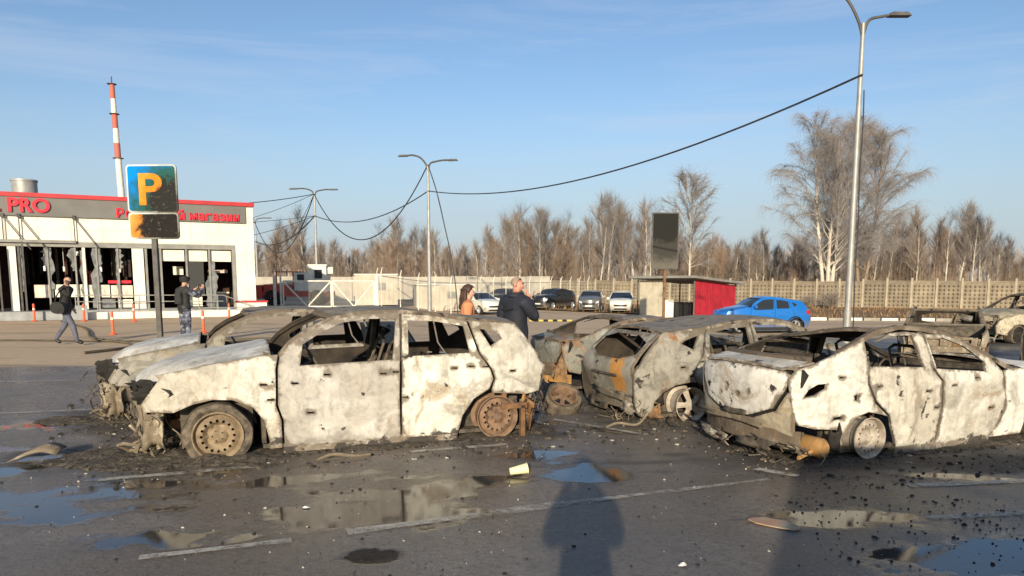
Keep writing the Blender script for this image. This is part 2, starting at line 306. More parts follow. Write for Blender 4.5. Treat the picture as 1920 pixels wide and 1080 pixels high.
w = t.rng(t.math('ADD', aw, t.math('MULTIPLY', t.math('SUBTRACT', t.noise(7, 6, .7), .5), .55)), .34, .72, 0, 1, True)
grit = t.noise(85, 3, .7); grit2 = t.noise(19, 5, .7)
c = t.mix(t.rng(t.noise(.9, 6, .6, .5), .35, .65), (.215, .19, .165), (.155, .138, .12))
c = t.mix(t.math('MULTIPLY', ab, .65), c, (.20, .15, .10))
c = t.mix(t.rng(grit, .50, .68, 0, .75), c, (.32, .30, .27)); c = t.mix(t.rng(grit2, .5, .75, 0, .75), c, (.05, .045, .042))
c = t.mix(t.math('MULTIPLY', as_, .78), c, t.mix(t.rng(grit2, .4, .6), (.03, .026, .021), (.085, .07, .052)))
c = t.mix(t.rng(t.noise(33, 4, .75, off=7), .56, .66, 0, .65), c, (.04, .037, .036)); c = t.mix(t.rng(t.noise(41, 3, .7, off=11), .60, .68, 0, .55), c, (.30, .28, .25))
damp = t.rng(t.noise(.55, 5, .6, .6, off=3), .36, .53, 0, 1, True); c = t.mix(t.math('MULTIPLY', damp, .45), c, (.07, .062, .056))
c = t.mix(t.math('MULTIPLY', w, .68), c, (.022, .019, .015))
rough = t.mix(damp, t.rng(t.noise(1.3, 5), .3, .7, .32, .6), t.rng(t.noise(6, 4), .3, .7, .17, .32)); rough = t.mix(w, rough, (.03, .03, .03)); rough = t.mix(t.math('MULTIPLY', as_, t.math('SUBTRACT', 1., w)), rough, (.8, .8, .8))
h = t.math('MULTIPLY', t.math('ADD', t.math('MULTIPLY', grit, .6), t.math('ADD', grit2, t.math('MULTIPLY', as_, t.noise(38, 5, .7)))), t.math('SUBTRACT', 1.02, w))
t.bump(h, .6, .012); M['asphalt'] = t.set(col=c, rough=rough, spec=t.rng(w, 0, 1, .26, .6), ior=1.4)
lot = finish('asphalt_lot', me, M['asphalt']); tag(lot, 'dark wet asphalt car park with puddles and soot', 'car park', kind='structure')

# worn painted bay lines
t = NT('worn_paint')
al = t.rng(t.math('ADD', t.noise(9, 6, .75), t.math('MULTIPLY', t.noise(1.6, 3), .5)), .60, .86, 0, .9)
M['worn_paint'] = t.set(col=t.mix(t.rng(t.noise(12, 4), .3, .7), (.56, .52, .44), (.40, .37, .31)), rough=.7, alpha=al)
def line_strip(p, q, w=.10):
    p, q = Vector(p), Vector(q); n = max(2, int((q - p).length / .3)); d = (q - p).normalized(); s = Vector((-d.y, d.x)) * w / 2; mb = MB(); vs = []
    for i in range(n + 1):
        a = p.lerp(q, i / n); k = .75 + .45 * rnd.random()
        vs += [(a.x + s.x * k, a.y + s.y * k, .0035), (a.x - s.x * k, a.y - s.y * k, .0035)]
    mb.add(vs, [(2 * i, 2 * i + 1, 2 * i + 3, 2 * i + 2) for i in range(n)]); o = mb.build('painted_line', M['worn_paint']); tag(o, kind='structure')
    return o
for (a, b, w) in [((-3.54, 6.23), (-2.3, 6.72), .11), ((-1.02, 7.29), (-.05, 7.63), .10), ((-2.3, 4.43), (-1.45, 4.74), .09), ((-1.12, 4.9), (.42, 5.56), .12), ((.42, 5.56), (2.2, 6.25), .07), ((.5, 9.05), (1.5, 8.1), .08), ((2.2, 6.62), (2.5, 6.36), .11),
                  ((-8.6, 8.9), (-4.9, 9.9), .10), ((-9.5, 12.2), (-6.2, 12.9), .09), ((3.3, 6.05), (5.0, 6.3), .1), ((3.0, 5.2), (3.9, 5.35), .08)]:
    line_strip(a, b, w)

# ------------------------------------------------------------------ ash heaps and scattered debris
def ash(name, label, fn, x0, x1, y0, y1, amp, seed, step=.05, thr=.0):
    xs = np.arange(x0, x1, step); ys = np.arange(y0, y1, step); X, Y = np.meshgrid(xs, ys)
    X = X + (vnoise(X * 30, Y * 30, seed) - .5) * step * .7; Y = Y + (vnoise(X * 30, Y * 30, seed + 1) - .5) * step * .7
    k = fn(X, Y); hgt = amp * smooth01(k + (fbm(X * 3, Y * 3, 4, seed) - .5) * 1.3) * (.35 + 1.1 * fbm(X * 9, Y * 9, 3, seed + 3)) + .03 * smooth01(k) * vnoise(X * 22, Y * 22, seed + 8)
    hgt = np.where(hgt < .006, -1, hgt); nx = len(xs); vs = np.stack([X, Y, np.maximum(hgt, -.01)], -1).reshape(-1, 3); ok = (hgt > 0).reshape(-1); fs = []
    for j in range(len(ys) - 1):
        for i in range(nx - 1):
            q = (j * nx + i, j * nx + i + 1, (j + 1) * nx + i + 1, (j + 1) * nx + i)
            if sum(ok[list(q)]) >= 2: fs.append(q)
    me = bpy.data.meshes.new(name); me.from_pydata(vs.tolist(), [], fs); me.update(); bm = bmesh.new(); bm.from_mesh(me)
    bmesh.ops.delete(bm, geom=[x for x in bm.verts if not x.link_faces], context='VERTS'); bm.to_mesh(me); bm.free()
    o = finish(name, me, M['ash']); tag(o, label, 'ash', kind='stuff'); return o
t = NT('ash'); fa = t.noise(22, 5, .7)
c = t.mix(t.rng(fa, .4, .62), (.035, .03, .025), (.12, .098, .07)); c = t.mix(t.rng(t.noise(60, 2), .62, .7), c, (.26, .23, .18))
t.bump(t.noise(60, 5, .7), .8, .015); M['ash'] = t.set(col=c, rough=.9, spec=.3)
ash('ash_spill', 'black heap of melted plastic in front of the pale hatchback', lambda X, Y: 1.05 - np.hypot((X + 3.35) / 1.25, (Y - 7.05) / .48), -4.9, -2.0, 6.4, 7.9, .06, 3, .04)
ash('ash_spill', 'charred scraps on asphalt before the rear hatchback nose', lambda X, Y: .95 - np.hypot((X + 4.9) / 1.0, (Y - 9.0) / .45), -6.2, -3.6, 8.3, 9.8, .07, 4)
for n, s in (('A', 11), ('C', 13), ('E', 14)):
    x, y, a = CARS[n]
    ash('ash_bed', {'A': 'ash and slag strewn under the pale hatchback', 'C': 'ash strewn under the grey hatchback', 'E': 'ash and soot strewn under the white sedan'}[n], lambda X, Y: .55 - car_dist(X, Y, n, 1.9, .72) / .5, x - 2.6, x + 2.8, y - 2.1, y + 2.1, .035, s, .055)
def scatter(name, label, n, fn, mat, smin, smax, seed, flat=.5):
    r = random.Random(seed); mb = MB()
    for _ in range(n):
        x, y = fn(r); s = smin * (smax / smin) ** (r.random() ** 2.2)
        P = [Vector(((r.random() - .5) * s, (r.random() - .5) * s, 0)) for _ in range(3)]
        a = r.random() * 6.28; k = 4; ring = [Vector((math.cos(a + 6.28 * i / k) * s * (.5 + r.random() * .7), math.sin(a + 6.28 * i / k) * s * (.35 + r.random() * .6), -.004)) for i in range(k)]
        top = [p * (.4 + .5 * r.random()) + Vector((0, 0, s * flat * (.5 + r.random()))) for p in ring]; z = gz(x, y)
        mb.add([p + Vector((x, y, z)) for p in ring + top], [(4, 5, 6, 7)] + [(i, (i + 1) % 4, 4 + (i + 1) % 4, 4 + i) for i in range(4)])
    o = mb.build(name, mat, fix=False); tag(o, label, 'debris', kind='stuff'); return o
M['pale_chip'] = plain('pale_chip', (.50, .46, .38), (.3, .27, .22), 30, .8); M['brown_chip'] = plain('brown_chip', (.12, .09, .06), (.05, .04, .03), 30, .85)
near = lambda r: ((lambda Y: ((r.random() * 1.5 - .75) * Y, Y))(4 + 6 * r.random() ** 1.2))
def near_car(r):
    n = r.choice(['A', 'A', 'A', 'C', 'E', 'E', 'E', 'B', 'D']); x, y, a = CARS[n]; a = R(a)
    u, v = (r.random() * 2 - 1) * 2.6, (r.random() * 2 - 1) * 1.6; return x + u * math.cos(a) - v * math.sin(a), y + u * math.sin(a) + v * math.cos(a)
scatter('debris', 'black crumbs of burnt plastic scattered over wet asphalt', 420, near, M['char'], .005, .022, 1)
scatter('debris', 'pale chips scattered over wet asphalt', 200, near, M['pale_chip'], .004, .016, 2)
scatter('debris', 'charred fragments lying around the burnt cars', 2200, near_car, M['char'], .008, .045, 3, .5)
scatter('debris', 'brown scorched fragments around the burnt cars', 1700, near_car, M['brown_chip'], .008, .05, 4, .4)
scatter('debris', 'pale ash flakes around the burnt cars', 700, near_car, M['pale_chip'], .006, .035, 5, .25)
scatter('debris', 'loose black clods on shaded wet asphalt', 240, lambda r: (2.0 + 2.2 * r.random(), 4.2 + 1.6 * r.random()), M['char'], .006, .024, 6)

# paper cup, cardboard scrap, bent sheet, small litter
mb = MB(); T = Matrix.Translation((-.02, 6.36, .042)) @ Matrix.Rotation(R(8), 4, 'Z') @ Matrix.Rotation(R(90 - 9), 4, 'Y')
mb.lathe([(0, .0), (.030, .0), (.046, .155), (.049, .155), (.049, .161), (.043, .161), (.028, .006), (0, .006)], 20, T)
M['cup'] = plain('cup', (.80, .74, .42), (.72, .66, .36), 8, .6)
tag(mb.build('paper_cup', M['cup'], smooth=40), 'pale yellow paper cup lying on its side in a puddle', 'cup')
t = NT('scorched_card'); M['card'] = t.set(col=t.mix(t.rng(t.noise(6, 4), .4, .6), (.40, .32, .22), (.38, .23, .15)), rough=.85)
mb = MB(); P = [(-.15, .10), (-.11, .13), (-.02, .14), (.03, .10), (.10, .06), (.14, -.03), (.16, -.10), (.09, -.13), (.02, -.09), (-.05, -.04), (-.12, .02)]
mb.prism([(1.83 + x, 5.05 + y) for x, y in P], .004, .012, 'z'); tag(mb.build('cardboard_scrap', M['card']), 'flat scorched orange cardboard scrap on the dry asphalt', 'scrap')
mb = MB(); vs = []; n = 9
for i in range(n):
    u = i / (n - 1)
    for j in range(3): vs.append((-4.72 + .42 * u + .03 * math.sin(5 * u), 6.98 + .16 * (j - 1) * (1 - .4 * u) + .05 * u, .012 + .11 * math.sin(u * 2.6) * (1 - .25 * abs(j - 1)) + .02 * j))
mb.add(vs, [(i * 3 + j, i * 3 + j + 1, i * 3 + j + 4, i * 3 + j + 3) for i in range(n - 1) for j in range(2)])
o = mb.build('bent_sheet', M['burnt_tan'], smooth=50); so = o.modifiers.new('thick', 'SOLIDIFY'); so.thickness = .008
tag(o, 'curled scrap of torn sheet metal lying on the open asphalt', 'scrap')
for (x, y, s, lab) in [(-1.55, 5.45, .035, 'crumpled white scrap beside the large puddle'), (1.02, 4.31, .034, 'small white scrap nearest the camera')]:
    mb = MB(); r = random.Random(int(s * 1000 + x * 10)); ring = [(x + math.cos(k) * s * (.6 + .6 * r.random()), y + math.sin(k) * s * (.5 + .5 * r.random())) for k in np.arange(0, 6.2, .8)]
    mb.add([(a, b, .003) for a, b in ring] + [(x + (a - x) * .55, y + (b - y) * .55, .006 + .012 * r.random()) for a, b in ring] + [(x, y, .006)], [(i, (i + 1) % 8, 8 + (i + 1) % 8, 8 + i) for i in range(8)] + [(8 + i, 8 + (i + 1) % 8, 16) for i in range(8)])
    tag(mb.build('litter', M['plate']), lab, 'litter')
# ------------------------------------------------------------------ shop building; facade coordinates: s leftwards from the far corner, z up, o outwards
FR = Vector((-12.70, 36.96, 0)); fa = R(-151.75); FD = Vector((math.cos(fa), math.sin(fa), 0)); FN = Vector((-math.sin(fa), math.cos(fa), 0))
if FN.y > 0: FN = -FN
def fp(s, o, z): return FR + FD * s + FN * o + Vector((0, 0, z))
FROT = math.atan2(FD.y, FD.x)
shop = empty('shop_building', FR, 0)
tag(shop, 'cream shop with grey fascia, red letters and smashed front windows', 'shop')
def fbox(mb, s0, s1, z0, z1, o0, o1, m=0):
    c = fp((s0 + s1) / 2, (o0 + o1) / 2, (z0 + z1) / 2) - FR; return mb.box(c, (abs(s1 - s0), abs(o1 - o0), z1 - z0), FROT, m)
def fpart(name, mat, boxes, parent=shop, smooth=None):
    mb = MB()
    for b in boxes: fbox(mb, *b)
    return mb.build(name, mat, parent, smooth)
SW = 24.0                                     # the shop runs on out of the picture
fpart('wall', M['cream_wall'], [(-.05, SW, 3.36, 4.42, -.25, 0), (-.05, .80, 0, 3.36, -.25, 0), (4.80, 5.20, .35, 3.36, -.25, 0), (9.72, 10.02, .35, 3.36, -.25, 0), (13.5, SW, .35, 3.36, -.25, 0), (0, .0 + .25, 0, 5.2, -12, -.25), (-.05, SW, 4.42, 5.15, -.25, -.05)])
for zi, (z0_, z1_) in enumerate(((3.385, 3.88), (3.895, 4.41))):
    for k in range(11): fpart('cladding_panel', M['cream_wall'], [(.30 + k * 1.22, .30 + (k + 1) * 1.22 - .018, z0_, z1_, .001, .022)])
for k in range(6): fpart('cladding_panel', M['cream_wall'], [(.28, .78, .72 + k * .44, .72 + (k + 1) * .44 - .014, .001, .022)])
fpart('wall_base', M['base_grey'], [(-.0, SW, 0, .35, -.25, .01)])
fpart('fascia', M['grey_clad'], [(.27, SW, 4.42, 5.22, -.04, .14)])
fpart('corner_pier', M['cream_wall'], [(-.08, .265, 0, 5.22, -.2, .06)])
fpart('parapet_cap', M['red_trim'], [(-.14, SW, 5.222, 5.40, -.3, .20)])
fpart('roof', M['grey_clad'], [(.1, SW, 5.05, 5.18, -12, -.3)])
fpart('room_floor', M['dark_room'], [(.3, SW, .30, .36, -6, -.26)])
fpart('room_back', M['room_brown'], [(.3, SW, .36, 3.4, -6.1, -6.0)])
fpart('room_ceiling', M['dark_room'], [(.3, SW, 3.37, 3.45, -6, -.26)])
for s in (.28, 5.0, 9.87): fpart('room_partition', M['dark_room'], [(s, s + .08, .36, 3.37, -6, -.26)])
# window surrounds and mullions
fpart('window_surround', M['frame_grey'], [(.80, 13.5, 3.14, 3.36, -.12, .05)])
fpart('window_surround', M['frame_grey'], [(.80, .96, .35, 3.14, -.12, .05)])
rb = random.Random(5)
for s, wd, col in [(1.98, .09, 'frame_grey'), (2.99, .09, 'frame_grey'), (4.09, .09, 'frame_grey'), (4.70, .10, 'frame_grey'), (5.24, .07, 'white_paint'), (5.85, .06, 'frame_grey'), (6.69, .06, 'frame_grey'), (7.19, .12, 'white_paint'), (7.52, .07, 'frame_grey'), (8.57, .07, 'frame_grey'), (9.62, .08, 'dark_steel'), (10.35, .07, 'dark_steel'), (11.6, .07, 'frame_grey'), (12.6, .07, 'frame_grey')]:
    fpart('mullion', M[col], [(s - wd / 2, s + wd / 2, .36, 3.14, -.08, .0)])
for s0, s1 in ((.97, 1.92), (2.04, 2.94), (3.05, 4.03)):
    fpart('roller_blind', M['blind'], [(s0 + .02, s1 - .02, 2.58, 3.10, -.16, -.13)])
# glass left in the frames: jagged shards along the mullions
def shard(s0, s1, z0, z1, side, seed, mat='broken_glass'):
    r = random.Random(seed); n = 9; w = s1 - s0; mb = MB(); P = []
    for i in range(n + 1):
        z = z0 + (z1 - z0) * i / n; k = w * (.25 + .75 * r.random()) * (1.2 - .9 * abs(i / n - .5)); P.append((z, k))
    poly = [(s0 if side > 0 else s1, z) for z in (z0, z1)]
    pts = [(s0 if side > 0 else s1, z0)] + [((s0 + k if side > 0 else s1 - k), z) for z, k in P] + [(s0 if side > 0 else s1, z1)]
    vs = [fp(s, -.055, z) - FR for s, z in pts] + [fp(s, -.045, z) - FR for s, z in pts]; m = len(pts)
    mb.add(vs, [tuple(range(m)), tuple(range(2 * m - 1, m - 1, -1))] + [(i, (i + 1) % m, m + (i + 1) % m, m + i) for i in range(m)])
    return mb.build('glass_shard', M[mat], shop)
for i, (s0, s1, z0, z1, sd) in enumerate([(1.55, 1.94, .36, 2.6, -1), (2.03, 2.25, .36, 1.9, 1), (8.32, 8.54, 1.3, 3.1, -1), (8.60, 8.85, 2.3, 3.1, 1), (7.56, 7.85, 2.1, 3.1, 1), (6.72, 6.95, .5, 3.1, 1), (6.45, 6.66, 1.6, 3.1, -1), (5.88, 6.0, 1.0, 3.1, 1), (5.6, 5.82, 2.2, 3.1, -1), (7.25, 7.4, .4, 3.0, 1), (9.45, 9.58, 1.2, 3.1, -1)]):
    shard(s0, s1, z0, z1, sd, i)
fpart('sooty_pane', M['sooty_glass'], [(2.25, 2.93, .95, 2.57, -.06, -.05)]); fpart('white_panel', M['blind'], [(2.35, 2.9, .45, .93, -.3, -.25)])
fpart('shop_counter', M['base_grey'], [(1.15, 1.85, .36, 1.05, -1.4, -.9)]); fpart('counter_top', M['blind'], [(1.05, 1.95, 1.05, 1.12, -1.5, -.8)])
fpart('wall_shelf', M['poster'], [(1.0, 1.9, 2.05, 2.22, -1.6, -1.4)]); fpart('hanging_panel', M['blind'], [(3.05, 3.5, 1.95, 2.35, -1.3, -1.25)])
for i, (s0, s1, z0, z1, mt) in enumerate([(8.45, 9.15, .93, 1.49, 'poster'), (7.3, 8.38, .95, 1.5, 'blind'), (6.25, 7.1, .92, 1.48, 'poster'), (5.32, 6.2, .90, 1.46, 'poster'), (5.35, 5.95, .45, .82, 'blind'), (6.05, 6.95, .45, .85, 'broken_glass')]):
    fpart('window_banner', M[mt], [(s0, s1, z0, z1, -.13, -.115)])
fpart('red_banner', M['red_letter'], [(5.36, 6.3, 1.55, 1.68, -.12, -.11)]); fpart('red_display', M['red_trim'], [(6.95, 7.05, 1.5, 2.1, -.5, -.4)])
for s, z in [(8.73, 2.21), (8.0, 2.19), (7.44, 2.89), (6.55, 2.18), (5.79, 2.16)]:
    mb = MB(); p = fp(s, -.55, z) - FR; mb.lathe([(0, -.11), (.05, -.11), (.055, .0), (.05, .10), (0, .11)], 10, Matrix.Translation(p)); mb.tube([p, p + Vector((0, 0, 3.36 - z))], .008, 5)
    mb.build('pendant_lamp', M['bulb'], shop)
for i in range(24):                            # scorched hanging strips of ceiling inside
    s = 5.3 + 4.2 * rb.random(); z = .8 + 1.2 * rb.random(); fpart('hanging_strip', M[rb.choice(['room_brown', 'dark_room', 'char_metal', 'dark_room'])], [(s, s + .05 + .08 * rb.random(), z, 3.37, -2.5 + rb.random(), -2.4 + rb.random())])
# canopy rods
for s in (10.09, 9.5, 7.47):
    mb = MB(); a = fp(s, .16, 4.42) - FR; b = fp(s - .0, .16, 3.30) - FR; c = fp(s - .95, .16, 3.0) - FR
    mb.tube([a, b], .022, 6); mb.tube([a, c], .022, 6); mb.box(a, (.12, .12, .16), FROT); mb.build('canopy_rod', M['dark_steel'], shop)
fpart('canopy_rail', M['frame_grey'], [(7.45, 13.5, 3.30, 3.42, .05, .20)])
fpart('plinth_step', M['base_grey'], [(7.6, SW, 0, .37, .015, 1.2)])
fpart('ramp_wall', M['cream_wall'], [(-.45, 7.55, 0, .30, .02, 1.3)]); fpart('end_parapet', M['cream_wall'], [(-.5, .85, .305, .62, .03, .5)]); fpart('parapet_ledge', M['red_trim'], [(-.55, .9, .622, .70, .0, .55)])
rl = MB()
for s in np.arange(.2, 7.6, .82): rl.tube([fp(s, 1.25, .1) - FR, fp(s, 1.25, 1.0 if s > 1.6 else .45) - FR], .02, 6)
for z, s1 in ((1.0, 1.6), (.72, 1.6), (.42, .2)): rl.tube([fp(7.6, 1.25, z + (.05 if s1 > 1 else 0)) - FR, fp(s1, 1.25, z) - FR], .022, 6)
rl.tube([fp(1.6, 1.25, 1.0) - FR, fp(.2, 1.25, .45) - FR], .022, 6); rl.build('ramp_railing', M['galv'], shop)
for s in (9.35, 10.6): fpart('dark_post', M['dark_steel'], [(s, s + .07, .37, 3.3, .9, .97)])
# raised letters on the fascia, each one its own piece
def letter(ch, s_right_edge_m, z, size, depth, mat, parent, frame, wscale=1.0, bold=.02):
    cu = bpy.data.curves.new('letter', 'FONT'); cu.body = ch; cu.size = size; cu.extrude = depth; cu.offset = bold * size; cu.resolution_u = 4
    o = bpy.data.objects.new('letter', cu); COL.objects.link(o); bpy.context.view_layer.update()
    me = bpy.data.meshes.new_from_object(o.evaluated_get(bpy.context.evaluated_depsgraph_get())); bpy.data.objects.remove(o); bpy.data.curves.remove(cu)
    me.materials.clear(); me.materials.append(mat); x = [q.co.x for q in me.vertices]; wdt = (max(x) - min(x)) if x else size * .3; x0 = min(x) if x else 0
    for q in me.vertices: q.co.x = (q.co.x - x0) * wscale
    lo = bpy.data.objects.new('letter', me); COL.objects.link(lo); lo.parent = parent; lo.matrix_local = frame
    return lo, wdt * wscale
XR = -FD                                      # reading direction on the facade
def fframe(s, z, o): return Matrix(((XR.x, 0, FN.x, 0), (XR.y, 0, FN.y, 0), (0, 1, 0, 0), (0, 0, 0, 1))).copy() if False else Matrix.Translation(fp(s, o, z) - FR) @ Matrix((XR, Vector((0, 0, 1)), FN)).transposed().to_4x4()
sign = fpart('sign_board', M['grey_clad'], [(.4, 10.6, 4.46, 4.5, .141, .146)])
for ch, s, w in (('L', 10.62, .50), ('P', 9.86, .42), ('R', 9.42, .46), ('O', 8.98, .66)):
    lo, wd = letter(ch, 0, 0, .80, .04, M['red_letter'], shop, fframe(s, 4.60, .18), 1.0, .035)
    k = w / wd
    for q in lo.data.vertices: q.co.x *= k
txt = 'Розничный магазин'; s = 5.80; adv = {'Р': .33}
for ch in txt:
    if ch == ' ': s -= .16; continue
    lo, wd = letter(ch, 0, 0, .56 if ch != 'Р' else .54, .03, M['red_letter'], shop, fframe(s, 4.50, .17), 1.0, .03)
    tgt = {'Р': .31, 'м': .34, 'й': .29}.get(ch, .265); k = tgt / wd
    for q in lo.data.vertices: q.co.x *= k
    s -= tgt + .045
fpart('litter_bin', M['base_grey'], [(7.15, 7.6, 0, .62, 1.45, 1.8)])
# roof ventilator
mb = MB(); p = fp(9.33, -1.6, 5.18); mb.lathe([(.50, 0), (.50, .85), (.53, .85), (.53, .93), (.46, .93), (.46, .8), (0, .8)], 28); o = mb.build('roof_vent', M['galv'], smooth=40); o.location = p
tag(o, 'round galvanised ventilator drum on the shop roof', 'vent')
# chimney far behind
CHX = -89.1
ch = empty('chimney', (CHX, 175, 0)); tag(ch, 'tall red and white banded chimney behind the shop', 'chimney')
ctop, cbot = 45.6, 0.0; nb = 14; lean = Vector((-1.15, 0))
for i in range(nb):
    z0, z1 = cbot + (ctop - cbot) * i / nb, cbot + (ctop - cbot) * (i + 1) / nb; mb = MB(); rr = lambda z: .92 - .40 * z / ctop
    mb.lathe([(rr(z0), z0), (rr(z1), z1)], 20, Matrix.Translation((lean.x * (z0 + z1) / 2 / ctop, 0, 0))); mb.build('band', M['white_paint'] if (i % 2 == 0 and i > 6) or i <= 8 else M['faded_red'], ch, 40)
    if z1 in (ctop,) or i in (8, 11):
        mb = MB(); mb.lathe([(rr(z1) + .5, z1 - .1), (rr(z1) + .5, z1), (rr(z1) - .1, z1)], 20, Matrix.Translation((lean.x * z1 / ctop, 0, 0))); mb.build('gallery', M['dark_steel'], ch)
mb = MB(); mb.tube([(lean.x, 0, ctop - .5), (lean.x, 0, ctop + 1.6)], .12, 6); mb.build('lightning_rod', M['dark_steel'], ch)

# ------------------------------------------------------------------ bollards, hose, parking sign
for i, (x, y, lab) in enumerate([(-19.91, 31.17, 'orange plastic bollard nearest the left end of the shop step'), (-17.84, 31.17, 'orange bollard between the walking man and the litter bin'), (-12.56, 23.48, 'orange bollard standing nearest the walking man on open paving'),
        (-15.55, 30.76, 'thin orange bollard by the ramp railing behind the hose'), (-10.0, 24.19, 'orange bollard beside the police officer'), (-11.94, 31.58, 'orange bollard at the far end of the ramp')]):
    b = empty('bollard', (x, y, 0), i); tag(b, lab, 'bollard', 'orange bollards before the shop')
    mb = MB(); mb.lathe([(.045, .03), (.042, .68), (.03, .72), (0, .73)], 14); mb.build('post', M['orange_plastic'], b, 40)
    mb = MB(); mb.lathe([(.11, 0), (.11, .02), (.05, .05), (.045, .05)], 14); mb.build('foot', M['orange_plastic'], b, 40)
    mb = MB(); mb.lathe([(.047, .46), (.047, .54)], 14); mb.build('reflective_band', M['white_paint'], b, 40)
def spline(pts, n=8):
    out = []; P = [Vector(p) for p in pts]
    for i in range(len(P) - 1):
        a, b, c, d = P[max(i - 1, 0)], P[i], P[i + 1], P[min(i + 2, len(P) - 1)]
        for k in range(n): t = k / n; out.append(.5 * ((2 * b) + (c - a) * t + (2 * a - 5 * b + 4 * c - d) * t * t + (3 * b - 3 * c + d - a) * t ** 3))
    return out + [P[-1]]
mb = MB(); mb.tube(spline([(-18.4, 30.5, .03), (-15.6, 27, .035), (-14.04, 24.7, .03), (-12.3, 21.8, .03), (-11.0, 20.5, .04), (-10.2, 19.8, .03), (-9.6, 18.6, .03), (-9.9, 17.2, .03)], 8), .034, 8)
M['hose'] = plain('hose', (.13, .105, .065), (.08, .065, .045), 3, .8); tag(mb.build('hose_and_dark_line', M['hose'], smooth=50), 'olive fire hose snaking over the paving past the walking man', 'hose')
mb = MB(); mb.tube(spline([(-24, 19.0, .03), (-18, 20.0, .03), (-14, 20.9, .03), (-10.8, 20.6, .03), (-8, 21.3, .03), (-5, 22.6, .03)], 8), .022, 8)  # thin tube drawn for a dark line across the paving
tag(mb.build('hose_and_dark_line', M['hose'], smooth=50), 'thin dark line stretched straight across the paving behind the parking sign', 'hose')

# sign board materials: enamel burnt from its lower right corner
def sign_mat(name, c_ok, c_mid, char=(.03, .028, .025), cx=.45, cz=-.4, r0=.35, r1=1.0, seed=0, spots=True):
    t = NT(name); sep = t.n('SeparateXYZ'); t.l(t.tc.outputs['Object'], sep.inputs[0])
    dx = t.math('SUBTRACT', sep.outputs[0], cx); dz = t.math('SUBTRACT', sep.outputs[2], cz); d = t.math('SQRT', t.math('ADD', t.math('MULTIPLY', dx, dx), t.math('MULTIPLY', dz, dz)))
    d = t.math('ADD', d, t.math('MULTIPLY', t.math('SUBTRACT', t.noise(3.5, 6, .72, .6, off=seed), .5), 1.0))
    c = t.mix(t.rng(d, r1 + .35, r1 - .25, 0, 1, True), c_ok, c_mid); c = t.mix(t.rng(d, r0 + .18, r0 - .08, 0, 1, True), c, char)
    if spots:
        s = t.math('MULTIPLY', t.rng(t.noise(11, 5, .7, 1.2, off=seed + 2), .60, .66), t.rng(d, r0 + .15, r0 - .1)); c = t.mix(s, c, (.13, .11, .085))
    t.bump(t.noise(18, 5), .4, .01); return t.set(col=c, rough=.85, spec=.12)
M['sign_blue'] = sign_mat('sign_blue', (.0, .22, .66), (.02, .085, .07), (.022, .022, .02), .55, -.45, .66, 1.10, 1)
M['sign_letter'] = sign_mat('sign_letter', (.74, .38, .07), (.62, .20, .02), (.05, .04, .03), .62, -.45, .56, 1.1, 3)
M['sign_low'] = sign_mat('sign_low', (.66, .34, .07), (.42, .16, .03), (.018, .016, .015), .45, -.15, .80, 1.02, 5)
M['sign_rim'] = sign_mat('sign_rim', (.52, .55, .52), (.20, .20, .17), (.05, .045, .04), .62, -.65, .5, 1.1, 7)
M['sign_burnt'] = sign_mat('sign_burnt', (.12, .11, .09), (.045, .042, .037), (.02, .02, .018), 0, 1.1, 1.1, 1.9, 9, False)
def rrect(w, h, r, n=5):
    P = []
    for cx, cz, a0 in ((w / 2 - r, h / 2 - r, 0), (-w / 2 + r, h / 2 - r, 90), (-w / 2 + r, -h / 2 + r, 180), (w / 2 - r, -h / 2 + r, 270)):
        P += [(cx + r * math.cos(R(a0 + 90 * k / n)), cz + r * math.sin(R(a0 + 90 * k / n))) for k in range(n + 1)]
    return P
ps = empty('parking_sign', (-9.40, 19.92, 0), R(-2)); tag(ps, 'scorched blue parking sign on a dark post beside the police officer', 'sign')
mb = MB(); mb.box((0, 0, 1.4), (.13, .10, 2.8)); mb.build('post', M['dark_steel'], ps)
mb = MB(); mb.box((0, .02, 3.65), (.09, .05, 1.75)); mb.build('post_head', M['galv'], ps)
pl = empty('board', (.04, -.06, 4.06)); pl.parent = ps
def board(parent, w, h, rim, face, name):
    mb = MB(); mb.prism(rrect(w, h, .09), -.012, .03, 'y'); a = mb.build(name, rim, parent)
    mb = MB(); mb.prism(rrect(w - .08, h - .08, .07), -.018, -.0125, 'y'); mb.build('enamel_face', face, a); return a
bd = board(pl, 1.33, 1.22, M['sign_rim'], M['sign_blue'], 'upper_plate')
pfr = Matrix.Translation((-.34, -.026, -.40)) @ Matrix.Rotation(R(90), 4, 'X'); cu, wd = letter('P', 0, 0, 1.12, .006, M['sign_letter'], bd, Matrix.Identity(4), 1.0, .022); k = .62 / wd
for q in cu.data.vertices: q.co.x *= k
# the letter lies in its own frame: move its mesh so that burn masks share the plate's coordinates
cu.data.transform(pfr)
lo = empty('lower_board', (.04, -.06, 3.107)); lo.parent = ps; lp = board(lo, 1.33, .68, M['sign_rim'], M['sign_low'], 'lower_plate')
# second sign, burnt bare, in front of the trolley shelter
b2 = empty('burnt_sign', (6.75, 33.3, gz(6.75, 33.3)), R(4)); tag(b2, 'tall blackened sign board on a thin post before the red shelter', 'sign')
mb = MB(); mb.box((0, 0, 1.9), (.11, .09, 3.8)); mb.build('post', M['rust'], b2)
e2 = empty('board', (-.04, -.09, 4.05)); e2.parent = b2
mb = MB(); mb.prism(rrect(1.2, 2.45, .05), -.03, .03, 'y'); a = mb.build('frame', M['dark_steel'], e2); mb = MB(); mb.prism(rrect(1.1, 2.35, .04), -.04, -.031, 'y'); mb.build('burnt_face', M['sign_burnt'], a)

